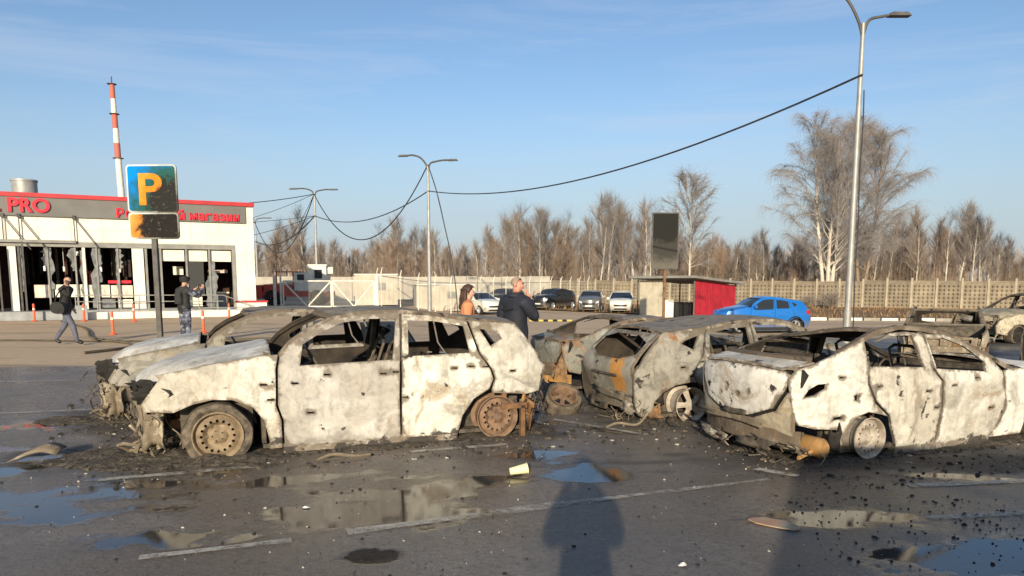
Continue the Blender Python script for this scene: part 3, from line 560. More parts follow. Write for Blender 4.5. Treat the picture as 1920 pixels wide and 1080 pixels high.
# ------------------------------------------------------------------ street lamps and cables
def lamp(x, y, h, lean, rot, lab, r=.085, arms=((-1, 1.25, .75), (1, 1.05, .45)), old=False):
    z = gz(x, y); l = empty('street_lamp', (x, y, z), 0); tag(l, lab, 'street lamp', 'double armed street lamps'); top = Vector((lean[0], lean[1], h))
    mb = MB(); mb.tube([top * k for k in (0, .12, .121, .5, 1)], [r * 1.25, r * 1.2, r, r * .85, r * .6], 12); mb.build('pole', M['galv'], l, 40)
    ends = []
    for sd, ln, ri in arms:
        d = Vector((math.cos(rot) * sd, math.sin(rot) * sd, 0)); pts = [top - Vector((0, 0, .35)), top + Vector((0, 0, .05)) + d * .12, top + Vector((0, 0, ri * .75)) + d * .42, top + Vector((0, 0, ri)) + d * .8, top + Vector((0, 0, ri * .98)) + d * ln]
        mb = MB(); mb.tube(spline(pts, 6), r * .45, 8); a = mb.build('arm', M['dark_steel'], l, 40)
        e = pts[-1]; mb = MB(); mb.box(e + d * .22, (.52, .2, .09), rot, taper=.7); mb.build('lamp_head', M['dark_steel'], a)
    return Vector((x, y, z)), top
L1 = lamp(8.34, 18.6, 7.75, (0, 0), R(0), 'tall street lamp rising behind the white burnt sedan', .078, ((-1, 1.15, .72), (1, .62, .20)))
mb = MB(); mb.tube([Vector((8.455 - .055 * k, 18.52, 0)) + Vector((0, 0, 7.75)) * k + Vector((.012 * math.sin(k * 20), 0, 0)) for k in np.linspace(.03, .80, 20)], .014, 6); tag(mb.build('cable', M['cable']), 'dark cable running down the tall near street lamp pole', 'cable')
L2 = lamp(-4.27, 38.9, 8.15, (0, 0), R(-12), 'distant street lamp above the chain-link fence, carrying the drooping cables', .10, ((-1, 1.1, .5), (1, 1.1, .2)))
L3 = lamp(-13.47, 52.0, 7.6, (0, 0), R(-8), 'smaller street lamp farther off behind the gate', .10, ((-1, 1.3, .3), (1, 1.2, .2)))
L4 = lamp(-24.7, 73.0, 7.4, (0, 0), R(-8), 'farthest street lamp standing just past the shop corner', .10, ((-1, 1.3, .3), (1, 1.2, .2)))
def cable(p, q, sag, lab, r=.03, end=None, mid=.5):
    p, q = Vector(p), Vector(q); pts = [p.lerp(q, k) - Vector((0, 0, sag * (1 - ((k - mid) / (mid if k < mid else 1 - mid)) ** 2))) for k in np.linspace(0, 1, 28)] if end is None else spline(end, 8)
    mb = MB(); mb.tube(pts, r, 6); tag(mb.build('cable', M['cable'], smooth=60), lab, 'cable')
l1 = Vector((8.34, 18.5, 6.55)); l2t = Vector((-4.27, 38.85, 7.5)); l2m = Vector((-4.27, 38.85, 6.2)); l3t = Vector((-13.47, 51.9, 7.5)); l3m = Vector((-13.47, 51.9, 6.05)); l4t = Vector((-24.7, 72.9, 7.2)); l4m = Vector((-24.7, 72.9, 5.4))
cable(l1, l2m, 1.05, 'long black cable swung between the near tall lamp and the next lamp', .026)
cable(l2m, l3m, .9, 'upper cable between the two distant lamps', .028); cable(l2t, l3t, 3.4, 'deeply sagging cable between the two distant lamps', .032)
cable(l2t, None or l2t, 0, 'broken cable hanging from the lamp over the fence down to the woods', .03, [l2t, (-3.85, 38.9, 6.2), (-3.42, 38.9, 4.28), (-3.13, 38.9, 2.9), (-2.9, 38.9, 1.2), (-2.8, 38.9, -.55)])
cable(l3t, l4t, 3.4, 'sagging cable from the smaller lamp towards the shop corner', .035); cable(l3m, l4m, 1.0, 'thin upper cable from the smaller lamp to the farthest lamp', .04)
for k_, (q_, sg_) in enumerate((((-27, 46, 5.5), .5), ((-26, 50, 4.6), .8), ((-30, 55, 5.0), 1.2), ((-20, 60, 3.2), 1.0))): cable(l3t if k_ % 2 else l3m, q_, sg_, ('thin wire from the smaller lamp head dipping behind the shop', 'slack wire strung low from the smaller lamp behind the shop', 'thin wire from the smaller lamp to the roof edge behind the red cap', 'loose wire falling from the smaller lamp towards the woods')[k_], .018)
cable(l4t, (-40, 78, 6.8), .6, 'thin cable leading from the farthest lamp behind the shop', .04); cable(l3t, (-22, 47.5, 6.4), .3, 'thin wire from the smaller lamp to the shop roof', .03)
# ------------------------------------------------------------------ patterned concrete fence, every slab its own piece
M['fence_con'] = plain('fence_con', (.32, .265, .185), (.18, .148, .105), 1.1, .9, bump=.25, vary=.22); M['fence_post'] = plain('fence_post', (.42, .36, .26), (.32, .27, .2), 2, .9, bump=.2)
PH, PITCH = 2.38, 1.8
def slab_mesh():
    mb = MB(); mb.box((0, 0, PH / 2 - .1), (PITCH - .13, .06, PH - .2)); nx, nz = 5, 6
    for i in range(nx):
        for j in range(nz):
            x = (i - (nx - 1) / 2) * (PITCH - .2) / nx; z = .14 + (j + .5) * (PH - .5) / nz; a, b = .13, .145
            mb.add([(x - a, -.031, z), (x, -.031, z - b), (x + a, -.031, z), (x, -.031, z + b), (x, -.19, z)], [(0, 1, 4), (1, 2, 4), (2, 3, 4), (3, 0, 4)])
    mb.box((0, -.02, PH - .15), (PITCH - .13, .10, .10)); return mb
cf = empty('concrete_fence', (0, 0, 0)); tag(cf, 'long tan concrete fence of diamond-studded slabs before the woods', 'fence')
p0 = Vector((47.5, 54.9)); dirf = (Vector((21.64, 66.5)) - Vector((38.01, 59.15))).normalized(); ang = math.atan2(dirf.y, dirf.x)
slab = slab_mesh().build('slab', M['fence_con'], cf); pm = MB(); pm.box((0, 0, (PH + .12) / 2), (.15, .20, PH + .12)); post = pm.build('post', M['fence_post'], cf); n = 48
for i in range(n):
    c = p0 + dirf * PITCH * i; m = p0 + dirf * PITCH * (i + .5); jz = rnd.uniform(-.05, .05)
    for src, q, k in ((post, c, 0), (slab, m, 1)):
        o = src if i == 0 else src.copy()
        if i: COL.objects.link(o); o.parent = cf
        o.location = (q.x, q.y, -.65 + jz); o.rotation_euler = (rnd.uniform(-.02, .02), rnd.uniform(-.008, .008), ang + math.pi if True else ang)
# dry verge in front of it, with kerb stones
t = NT('dry_verge'); M['verge'] = t.set(col=t.mix(t.rng(t.noise(1.5, 6, .7), .35, .65), (.26, .16, .075), (.14, .085, .045)), rough=.95); t.bump(t.noise(14, 5), .8, .05)
kp = [Vector((10.0, 49.8)), Vector((17.6, 44.2)), Vector((23.5, 43.4)), Vector((34, 41.2)), Vector((44, 37.0))]
fl = [p0 + dirf * (PITCH * (n * k)) for k in (.86, .62, .5, .3, .05)]
mb = MB(); vs = []
for a, b in zip(kp, fl):
    for k in range(7): q = a.lerp(b, k / 6); vs.append((q.x, q.y, -.65 + .06 + .05 * math.sin(k * 1.1 + q.x) * (0 < k < 6)))
mb.add(vs, [(i * 7 + j, i * 7 + j + 1, i * 7 + j + 8, i * 7 + j + 7) for i in range(4) for j in range(6)]); o = mb.build('verge', M['verge'], smooth=60); tag(o, 'brown dry verge along the concrete fence', 'verge', kind='structure')
kb = empty('kerb', (0, 0, 0)); tag(kb, kind='structure', label='row of kerb stones, some painted white, along the verge', cat=None); path = []
for a, b in zip(kp[:-1], kp[1:]):
    m = int((b - a).length / .95); path += [(a.lerp(b, (i + .5) / m), math.atan2(b.y - a.y, b.x - a.x)) for i in range(m)]
M['kerb'] = plain('kerb', (.33, .30, .25), (.24, .22, .18), 4, .85); k1 = None
for i, (q, a) in enumerate(path):
    mt = M['white_paint'] if i % 2 else M['kerb']; mb = MB(); mb.box((0, 0, 0), (.92, .16, .30), taper=.97); o = mb.build('kerb_stone', mt, kb); o.location = (q.x, q.y, -.65 + .0 + rnd.uniform(-.01, .02)); o.rotation_euler = (0, 0, a)
r = random.Random(11); mb = MB()
for _ in range(5200):
    i = r.random() * 4; k = int(i); f = i - k; a = kp[k].lerp(kp[k + 1], f); b = fl[k].lerp(fl[k + 1], f); q = a.lerp(b, .04 + .94 * r.random()); h = .12 + .30 * r.random() ** 2; w = .02 + .03 * r.random(); an = r.random() * 3.14
    dx, dy = math.cos(an) * w, math.sin(an) * w; lx, ly = r.gauss(0, .08), r.gauss(0, .08); mb.add([(q.x - dx, q.y - dy, -.61), (q.x + dx, q.y + dy, -.61), (q.x + lx, q.y + ly, -.61 + h)], [(0, 1, 2)])
M['dry_grass'] = plain('dry_grass', (.34, .20, .085), (.19, .115, .055), 1, .95); o = mb.build('dry_grass', M['dry_grass'], fix=False); tag(o, 'rusty dry grass on the verge before the concrete fence', 'grass', kind='stuff')
# ------------------------------------------------------------------ chain-link gate and fence
gate = empty('yard_gate', (-13.9, 44, 0), 0); tag(gate, 'white framed double chain-link gate beside the shop corner', 'gate'); GW = 6.0; zt = 1.72
def bars(name, segs, r, mat, parent, n=7):
    mb = MB()
    for a, b in segs: mb.tube([a, b], r, n)
    return mb.build(name, mat, parent)
for x, w in ((0, .11), (.36, .07), (GW, .13)):
    mb = MB(); mb.box((x, 0, .95), (w * 1.3, w * 1.3, 2.0)); mb.tube([(x, 0, 1.9), (x, 0, 2.15), (x + .1, -.15, 2.4)], .03, 6); mb.build('gate_post', M['white_paint'], gate)
LF = empty('gate_leaf', (0, 0, 0)); LF.parent = gate
for x0, x1 in ((.5, 3.3), (3.4, 5.85)):
    bars('leaf_frame', [((x0, 0, .15), (x1, 0, .15)), ((x0, 0, zt - .08), (x1, 0, zt - .08)), ((x0, 0, .15), (x0, 0, zt - .08)), ((x1, 0, .15), (x1, 0, zt - .08)), ((x0, 0, zt - .1), ((x0 + x1) / 2, 0, .15)), ((x1, 0, zt - .1), ((x0 + x1) / 2, 0, .15))], .045, M['white_paint'], gate)
bpy.data.objects.remove(LF)
def netting(parent, a, b, z0, z1, cell=.16, r=.006):
    a, b = Vector(a), Vector(b); ln = (b - a).length; mb = MB(); d = (b - a).normalized(); H = z1 - z0
    s = -H
    while s < ln:
        for sg in (1, -1):
            p, q = max(s, 0), min(s + H, ln)
            if q > p:
                zp, zq = (p - s), (q - s)
                if sg < 0: zp, zq = H - zp, H - zq
                P, Q = a + d * p, a + d * q; u = Vector((0, 0, r)); mb.add([Vector((P.x, P.y, z0 + zp)) - u, Vector((Q.x, Q.y, z0 + zq)) - u, Vector((Q.x, Q.y, z0 + zq)) + u, Vector((P.x, P.y, z0 + zp)) + u], [(0, 1, 2, 3)])
        s += cell
    o = mb.build('netting', M['galv'], parent, fix=False); tag(o, kind='stuff'); return o
netting(gate, (.5, 0, 0), (5.85, 0, 0), .15, zt - .08)
fc = empty('wire_fence', (0, 0, 0)); tag(fc, 'pale chain-link fence with bent barbed-wire arms behind the parked cars', 'fence')
fa0, fa1 = Vector((-7.7, 44.2)), Vector((6.8, 67.5)); N = 17
for i in range(N):
    q = fa0.lerp(fa1, i / (N - 1)); z = gz(q.x, q.y); mb = MB(); mb.tube([(0, 0, 0), (0, 0, 2.25), (.12, -.18, 2.65)], [.045, .04, .025], 6); o = mb.build('fence_post', M['white_paint'], fc); o.location = (q.x, q.y, z)
for i in range(N - 1):
    a, b = fa0.lerp(fa1, i / (N - 1)), fa0.lerp(fa1, (i + 1) / (N - 1)); z = gz(a.x, a.y); netting(fc, (a.x, a.y, 0), (b.x, b.y, 0), z + .05, z + 2.2, .2)
    bars('top_rail', [((a.x, a.y, z + 2.15), (b.x, b.y, gz(b.x, b.y) + 2.15))], .025, M['galv'], fc)
M['container'] = plain('container', (.56, .51, .41), (.42, .38, .30), 1.2, .8, bump=.1); M['yard_con'] = plain('yard_con', (.46, .42, .34), (.33, .30, .25), .8, .9, bump=.1)
def shed(x, y, w, d, h, rz, lab, mat):
    e = empty('container', (x, y, gz(x, y)), rz); tag(e, lab, 'container', 'pale sheds inside the fenced yard'); mb = MB(); mb.box((0, 0, h / 2), (w, d, h)); mb.build('shell', mat, e); mb = MB(); mb.box((0, 0, h + .04), (w + .1, d + .1, .08)); mb.build('lid', M['white_paint'], e)
    for i in range(int(w / .3)): mb = MB(); mb.box((-w / 2 + .15 + i * .3, -d / 2 - .02, h / 2), (.1, .04, h * .9)); mb.build('rib', mat, e)
    mb = MB(); mb.box((w * .1, -d / 2 - .05, h * .62), (.7, .03, .5)); mb.build('vent', M['frame_grey'], e)
shed(-9.6, 53, 2.9, 2.4, 2.05, .2, 'cream steel container seen through the gate', M['container']); shed(-5.2, 57, 4.4, 2.4, 1.9, .25, 'long cream container behind the wire fence beside the lamp', M['container']); shed(-1.2, 66, 4.6, 2.4, 1.9, .3, 'pale container behind the woman, inside the wire fence', M['yard_con'])
yw = empty('yard_wall', (-9, 62, gz(-9, 62)), .12); tag(yw, 'low pale concrete wall at the back of the fenced yard', 'wall')
for i in range(12): mb = MB(); mb.box(((i - 5.5) * 2.05, 0, 1.0), (2.0, .16, 2.0 + .06 * (i % 3))); mb.build('wall_slab', M['yard_con'], yw)
# construction machine in the yard: white cab on a red chassis
ex = empty('loader_truck', (-14.6, 51.5, 0), R(4)); tag(ex, 'red machine with a boxy white cab parked behind the gate', 'machine')
M['machine_red'] = plain('machine_red', (.52, .07, .04), (.36, .05, .03), 3, .6)
def part(name, boxes, mat, parent):
    mb = MB()
    for c, d in boxes: mb.box(c, d)
    return mb.build(name, mat, parent)
part('chassis', [((0, 0, .75), (4.6, 1.7, .35)), ((-1.2, 0, 1.15), (1.9, 1.8, .5))], M['machine_red'], ex)
cb = part('cab', [((1.45, -.1, 1.75), (1.15, 1.7, 1.75)), ((1.45, -.1, 2.68), (1.25, 1.8, .12))], M['white_paint'], ex); part('cab_window', [((1.5, -.96, 2.1), (.5, .03, .6))], M['car_glass'], cb); part('cab_window', [((.865, -.2, 2.1), (.03, 1.0, .6))], M['car_glass'], cb)
c2 = part('engine_house', [((.35, 0, 1.6), (1.0, 1.6, 1.2))], M['white_paint'], ex); part('house_window', [((.3, -.82, 1.85), (.45, .03, .45))], M['car_glass'], c2)
part('canopy', [((-.55, 0, 2.25), (1.6, 1.7, .06))], M['machine_red'], ex); [part('canopy_post', [((x_, -.8, 1.8), (.07, .07, .9))], M['machine_red'], ex) for x_ in (-1.3, -.2)]; part('lamp_box', [((2.25, -.5, 2.35), (.35, .3, .45))], M['white_paint'], ex)
part('bucket', [((-2.6, 0, .9), (.7, 1.8, .9))], M['machine_red'], ex)
for x in (-1.6, 1.4):
    for y in (-.85, .85): mb = MB(); mb.lathe([(.18, -.16), (.48, -.16), (.52, -.1), (.52, .1), (.48, .16), (.18, .16)], 20, Matrix.Translation((x, y, .52)) @ Matrix.Rotation(R(90), 4, 'X')); mb.build('wheel', M['tyre'], ex, 40)
# ------------------------------------------------------------------ trolley shelter
kx, ky = 11.2, 46.1; kz = -.65; sh = empty('trolley_shelter', (kx, ky, kz), 0); tag(sh, 'trolley shelter with red corrugated side and flat dark roof', 'shelter')
a = Vector((3.5, 3.3, 0)); b = Vector((-2.9, 3.3, 0)); M['red_sheet'] = plain('red_sheet', (.38, .016, .03), (.25, .012, .022), 2.2, .5); M['pale_sheet'] = plain('pale_sheet', (.55, .50, .38), (.42, .38, .29), 2, .7)
mb = MB(); P = [(-.15 * a - .12 * b + Vector((0, 0, 2.62))), (a * 1.06 - .12 * b + Vector((0, 0, 2.20))), (a * 1.06 + b * 1.06 + Vector((0, 0, 2.22))), (-.15 * a + b * 1.06 + Vector((0, 0, 2.60)))]
mb.add(P + [p - Vector((0, 0, .14)) for p in P], [(0, 1, 2, 3), (7, 6, 5, 4), (0, 4, 5, 1), (1, 5, 6, 2), (2, 6, 7, 3), (3, 7, 4, 0)]); mb.build('roof', M['frame_grey'], sh)
mb = MB()
nc = 26; vs = []
for i in range(nc * 2 + 1): q = a * (i / (2 * nc)) + Vector((.5, -.6, 0)).normalized() * (.035 * (1 if i % 2 else 0)); vs += [q + Vector((0, 0, .05)), q + Vector((0, 0, 2.38 - .38 * i / (2 * nc) - .02))]
mb.add(vs, [(2 * i, 2 * i + 2, 2 * i + 3, 2 * i + 1) for i in range(nc * 2)]); o = mb.build('red_wall', M['red_sheet'], sh, fix=False)
for p in (Vector((0, 0, 0)), a, b, a + b, b * .5): mb = MB(); mb.box(p + Vector((-.02, -.02, 1.2)), (.08, .08, 2.36)); mb.build('post', M['dark_steel'], sh)
for k in range(4): mb = MB(); q = b * (.56 + .115 * k); mb.box(q + Vector((0, .04, 1.17)), (.115 * b.length * .95, .03, 2.3), math.atan2(b.y, b.x)); mb.build('wall_panel', M['pale_sheet'], sh)
mb = MB(); mb.box(b * .42 + Vector((0, .3, .55)), (.55, .4, 1.1)); mb.build('white_box', M['blind'], sh)
mb = MB(); mb.tube([Vector((0, 0, 1.05)), b * .5 + Vector((0, 0, 1.05))], .02, 6); mb.build('bar', M['dark_steel'], sh)
for k, lab in enumerate(('dark bin inside the trolley shelter, nearer the red wall', 'dark bin inside the trolley shelter, nearer the pale panels')):
    e = empty('waste_bin', (kx + b.x * (.16 + .17 * k) + .35, ky + b.y * (.16 + .17 * k) + .35, kz), .5); tag(e, lab, 'bin', 'bins in the shelter'); mb = MB(); mb.box((0, 0, .48), (.42, .42, .8), taper=1.12); mb.build('tub', M['black_plastic'], e); mb = MB(); mb.box((0, 0, .93), (.52, .52, .08), taper=.9); mb.build('lid', M['black_plastic'], e)
# black and yellow speed bump
sb = empty('speed_bump', (2.2, 43, -.65), 0); tag(sb, 'black and yellow rubber speed bump behind the standing man', 'speed bump'); M['yellow_rub'] = plain('yellow_rub', (.70, .50, .12), (.55, .4, .1), 5, .7)
for i in range(9):
    mb = MB(); mb.prism([(-.25, 0), (.25, 0), (.16, .09), (-.16, .09)], (i - 4.5) * .27, (i - 3.5) * .27, 'x', T=Matrix.Rotation(0, 4, 'Z')); mb.build('segment', M['yellow_rub'] if i % 2 == 0 else M['black_plastic'], sb)
# ------------------------------------------------------------------ woods: bare birches and brush
M['birch_bark'] = (lambda t: t.set(col=t.mix(t.rng(t.noise(3, 5, .7), .60, .68), t.mix(t.rng(t.noise(.4, 3), .4, .6), (.60, .53, .43), (.44, .385, .31)), (.10, .085, .07)), rough=.85))(NT('birch_bark'))
M['brown_bark'] = plain('brown_bark', (.30, .22, .15), (.20, .145, .10), 2, .9)
M['twig_grey'] = plain('twig_grey', (.225, .20, .185), (.165, .148, .138), .6, .9); M['twig_brown'] = plain('twig_brown', (.215, .178, .148), (.155, .128, .106), .5, .9); M['twig_red'] = plain('twig_red', (.25, .175, .12), (.175, .125, .09), .5, .9)
def ribbon(mb, p, q, w0, w1):
    d = q - p; s = d.cross(Vector((.3, 1, .1)))
    if s.length < 1e-4: return
    s.normalize(); mb.add([p - s * w0, p + s * w0, q + s * w1, q - s * w1], [(0, 1, 2, 3)])
def make_tree(seed, H, spread, nb, ntw, twl, droop=.0, stems=1, cs=.22, tw=.011, up=.75, trunk_r=None, dome=False):
    r = random.Random(seed); tk = MB(); cr = MB(); tr = trunk_r or H * .011
    for st in range(stems):
        lean = Vector((r.gauss(0, .04) + (st - (stems - 1) / 2) * .09, r.gauss(0, .04), 1)); h = H * (1 - .08 * st); base = Vector(((st - (stems - 1) / 2) * .25, r.uniform(-.15, .15) * (stems > 1), 0)); n = 9; ph = r.random() * 6
        ax = [base + Vector((lean.x * h * k, lean.y * h * k, h * k * (.97 if dome else 1))) + Vector((math.sin(k * 4 + ph), math.cos(k * 3 + ph), 0)) * .02 * H * k for k in np.linspace(0, 1, n)]
        tk.tube(ax, [tr * (1 - .93 * k) + .006 for k in np.linspace(0, 1, n)], 7)
        m_ = nb // stems
        for i in range(m_):
            k = cs + (.98 - cs) * (i + r.random()) / m_; f = k * (n - 1); j = min(int(f), n - 2); p = ax[j].lerp(ax[j + 1], f - j); an = r.random() * 6.283 + i * 2.4; kk = (k - cs) / (1 - cs)
            ln = spread * (.30 + .75 * math.sin(math.pi * min(1, .22 + .78 * kk))) * r.uniform(.75 if dome else .6, 1.08); el = up + .30 * kk + r.gauss(0, .14); d = Vector((math.cos(an) * math.cos(el), math.sin(an) * math.cos(el), math.sin(el)))
            m = 5; br = [p]
            for s in range(m): d = (d + Vector((r.gauss(0, .13), r.gauss(0, .13), .06 + r.gauss(0, .08) - droop * .13 * s))).normalized(); br.append(br[-1] + d * ln / m)
            tk.tube(br, [max(tr * .30 * (1 - k * .7) * (1 - .19 * s), .007) for s in range(m + 1)], 4, cap=False)
            for q in range(ntw // nb):
                s = (.15 + .85 * r.random() ** .8) * (m - .01); a0 = br[int(s)].lerp(br[int(s) + 1], s - int(s)); dd = (br[min(int(s) + 1, m)] - br[int(s)]).normalized()
                v = (dd * 1.1 + Vector((r.gauss(0, .42), r.gauss(0, .42), r.gauss(.25, .30)))).normalized(); L_ = twl * r.uniform(.35, 1.1); b0 = a0 + v * L_ * .5; v2 = (v + Vector((r.gauss(0, .22), r.gauss(0, .22), r.gauss(.05, .2) - droop * 1.1))).normalized(); b1 = b0 + v2 * L_ * .5
                v3 = (v2 + Vector((r.gauss(0, .2), r.gauss(0, .2), -droop * 1.8))).normalized(); b2 = b1 + v3 * L_ * .5
                ribbon(cr, a0, b0, tw, tw * .8); ribbon(cr, b0, b1, tw * .8, tw * .6); ribbon(cr, b1, b2, tw * .6, tw * .35)
                e = b0 + (v2 + Vector((r.gauss(0, .5), r.gauss(0, .5), r.gauss(.1, .3) - droop * .8))).normalized() * L_ * .5; ribbon(cr, b0, e, tw * .6, tw * .35)
                if droop > .5: ribbon(cr, e, e + Vector((r.gauss(0, .12), r.gauss(0, .12), -L_ * r.uniform(.3, .8))), tw * .45, tw * .3)
    return tk, cr
def tree(name, lab, loc, tk, cr, bark, twig, rz=0, sc=1, group=None):
    e = empty(name, loc, rz); e.scale = (sc, sc, sc); tag(e, lab, 'tree', group); a = tk.build('trunk', bark, e, 50, fix=False); b = cr.build('crown', twig, e, fix=False); return e
GZ = -.66
tk, cr = make_tree(3, 17.0, 5.6, 124, 9000, 1.3, .60, 3, .18, .0075, .76, .20, True)
big = tree('birch_tree', 'huge spreading bare birch towering behind the concrete fence', (29.6, 70.5, GZ), tk, cr, M['birch_bark'], M['twig_grey'])
tk, cr = make_tree(8, 17.2, 5.2, 112, 8200, 1.3, .60, 2, .18, .0075, .76, .18, True)
tree('birch_tree', 'second tall birch growing right behind the near lamp pole', (33.2, 71.6, GZ), tk, cr, M['brown_bark'], M['twig_grey'])
tk, cr = make_tree(5, 11.6, 4.0, 50, 2000, 1.1, .35, 1, .3, .011, .75)
tree('birch_tree', 'pale forked birch rising behind the blackened sign', (17.9, 75.5, GZ), tk, cr, M['birch_bark'], M['twig_grey'])
tk, cr = make_tree(15, 10.2, 4.0, 48, 1700, 1.1, .15, 2, .28, .011, .85)
tree('birch_tree', 'broad white-stemmed birch behind the grey and white parked cars', (10.4, 84, GZ), tk, cr, M['birch_bark'], M['twig_grey'])
tk, cr = make_tree(16, 9.4, 1.9, 40, 1100, .9, .05, 1, .25, .011, 1.0)
tree('birch_tree', 'slim pointed birch above the black parked car', (3.4, 82, GZ), tk, cr, M['birch_bark'], M['twig_grey'])
protos = []
for i, (s, H, sp, nb, nt, bark, twig) in enumerate([(21, 9.2, 2.0, 30, 1100, 'birch_bark', 'twig_brown'), (22, 8.2, 1.7, 28, 1000, 'brown_bark', 'twig_brown'), (23, 9.8, 2.3, 32, 1200, 'birch_bark', 'twig_grey'), (24, 7.6, 2.2, 30, 1000, 'brown_bark', 'twig_red'), (25, 8.8, 1.6, 26, 1000, 'birch_bark', 'twig_brown'), (26, 7.0, 1.9, 26, 900, 'brown_bark', 'twig_red')]):
    tk, cr = make_tree(s, H * .92, sp * 1.0, nb, int(nt * .5), 1.0, 0, 1, .30, .0115, 1.0, H * .010); protos.append(tree('birch_tree', 'slender bare tree in the crowded woods behind the fence', (0, 0, 0), tk, cr, M[bark], M[twig], group='bare trees of the woods'))
r = random.Random(77); used = set(); cnt = 0
for i in range(235):
    u = -490 + 1500 * (i + r.random()) / 235; Y = 76 + 30 * r.random() ** 1.3; x = u / 1400 * Y
    if u < -470: continue
    k = r.randrange(6); src = protos[k]; e = src if k not in used else copy_tree(src); used.add(k)
    far = 1.0 + .18 * math.sin(u * .011) + .12 * math.sin(u * .031 + 1); s = r.uniform(.78, 1.12) * (Y / 92) * far
    if u < -250: s *= .80
    if 560 < u < 700: s *= .82
    e.location = (x, Y, GZ); e.rotation_euler = (0, 0, r.random() * 6.28); e.scale = (s, s, s)
mb = MB(); r = random.Random(99)                 # brush between the trunks
for i in range(15000):
    u = -560 + 1640 * r.random(); Y = 75 + 45 * r.random(); x = u / 1400 * Y; h = (1.8 + 4.2 * r.random() ** 1.3) * (.8 + .35 * math.sin(u * .02) + .15 * math.sin(u * .07)) * Y / 95
    if u < -250: h *= .82
    p = Vector((x, Y, GZ - .1)); q = p + Vector((r.gauss(0, .35), r.gauss(0, .3), h)); m = p.lerp(q, .5) + Vector((r.gauss(0, .12), 0, 0)); w = .008 + .014 * r.random()
    ribbon(mb, p, m, w, w * .8); ribbon(mb, m, q, w * .8, w * .3)
    for _ in range(3): a0 = m.lerp(q, r.random()); ribbon(mb, a0, a0 + Vector((r.gauss(0, .4), r.gauss(0, .3), .3 + .5 * r.random())), w * .5, w * .25)
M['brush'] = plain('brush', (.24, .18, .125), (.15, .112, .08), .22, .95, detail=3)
o = mb.build('undergrowth', M['brush'], fix=False); tag(o, 'brown tangle of brush filling the woods behind the fence', 'brush', kind='stuff')
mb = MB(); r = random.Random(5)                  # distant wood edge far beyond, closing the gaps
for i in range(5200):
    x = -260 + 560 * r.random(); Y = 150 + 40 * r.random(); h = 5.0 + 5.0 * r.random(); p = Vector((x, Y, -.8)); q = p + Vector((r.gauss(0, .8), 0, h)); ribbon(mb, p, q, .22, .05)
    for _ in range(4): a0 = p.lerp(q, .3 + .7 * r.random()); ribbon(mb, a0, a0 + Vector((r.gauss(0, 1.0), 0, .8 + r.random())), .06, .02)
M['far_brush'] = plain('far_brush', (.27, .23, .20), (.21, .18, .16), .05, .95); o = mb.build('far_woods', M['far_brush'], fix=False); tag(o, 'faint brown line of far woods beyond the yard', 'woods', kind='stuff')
# bare shrub against the fence
for (x, y, s, lab) in [(26.3, 62.6, 1.25, 'bare brown shrub against the concrete fence behind the lamp pole'), (24.6, 63.6, .8, 'small bare shrub by the fence')]:
    r = random.Random(int(x * 10)); mb = MB()
    for i in range(150):
        a = r.random() * 6.28; e = .5 + r.random(); p = Vector((0, 0, 0)); d = Vector((math.cos(a) * math.cos(e), math.sin(a) * math.cos(e), math.sin(e)))
        for k in range(3): q = p + d * s * r.uniform(.3, .6); ribbon(mb, p, q, .012, .008); p = q; d = (d + Vector((r.gauss(0, .4), r.gauss(0, .4), r.gauss(0, .3)))).normalized()
    o = mb.build('shrub', M['twig_brown'], fix=False); o.location = (x, y - 1.0, -.62); tag(o, lab, 'shrub')
# ------------------------------------------------------------------ car bodies from side-view panels
def resample(poly, step):
    out = []; n = len(poly)
    for i in range(n):
        a, b = poly[i], poly[(i + 1) % n]; k = max(1, int(math.hypot(b[0] - a[0], b[1] - a[1]) / step)); out += [(a[0] + (b[0] - a[0]) * j / k, a[1] + (b[1] - a[1]) * j / k) for j in range(k)]
    return out
def inside(P, poly):
    x, y = P[:, 0], P[:, 1]; r = np.zeros(len(P), bool); n = len(poly)
    for i in range(n):
        (x1, y1), (x2, y2) = poly[i], poly[(i + 1) % n]; c = (y1 > y) != (y2 > y)
        r ^= c & (x < (x2 - x1) * (y - y1) / ((y2 - y1) if y2 != y1 else 1e-9) + x1)
    return r
def smoothpoly(poly, closed=True, it=1):
    for _ in range(it):
        n = len(poly); q = []
        for i in range(n): a, b = poly[i], poly[(i + 1) % n]; q += [(a[0] * .75 + b[0] * .25, a[1] * .75 + b[1] * .25), (a[0] * .25 + b[0] * .75, a[1] * .25 + b[1] * .75)]
        poly = q
    return poly
def fill2d(outer, holes, step):
    loops = [resample(outer, step)] + [resample(h, step * .8) for h in holes]; pts = []; ed = []
    for lp in loops: b = len(pts); pts += lp; ed += [(b + i, b + (i + 1) % len(lp)) for i in range(len(lp))]
    B = np.array(pts); lo, hi = B.min(0), B.max(0); gx, gy = np.meshgrid(np.arange(lo[0], hi[0], step), np.arange(lo[1], hi[1], step)); G = np.stack([gx.ravel(), gy.ravel()], -1); G[:, 0] += (np.round((G[:, 1] - lo[1]) / step) % 2) * step / 2
    if len(G):
        G = G[inside(G, loops[0])]
        for h in loops[1:]: G = G[~inside(G, h)]
        if len(G): G = G[np.min(np.hypot(G[:, None, 0] - B[None, :, 0], G[:, None, 1] - B[None, :, 1]), 1) > step * .5]
        pts = pts + [tuple(p) for p in G]
    v, e, f, *_ = delaunay_2d_cdt([Vector(p) for p in pts], ed, [], 0, 1e-6)
    V = np.array([(p.x, p.y) for p in v]); Fc = np.array([q for q in f]); C = V[Fc].mean(1); ok = inside(C, loops[0])
    for h in loops[1:]: ok &= ~inside(C, h)
    return V, Fc[ok]
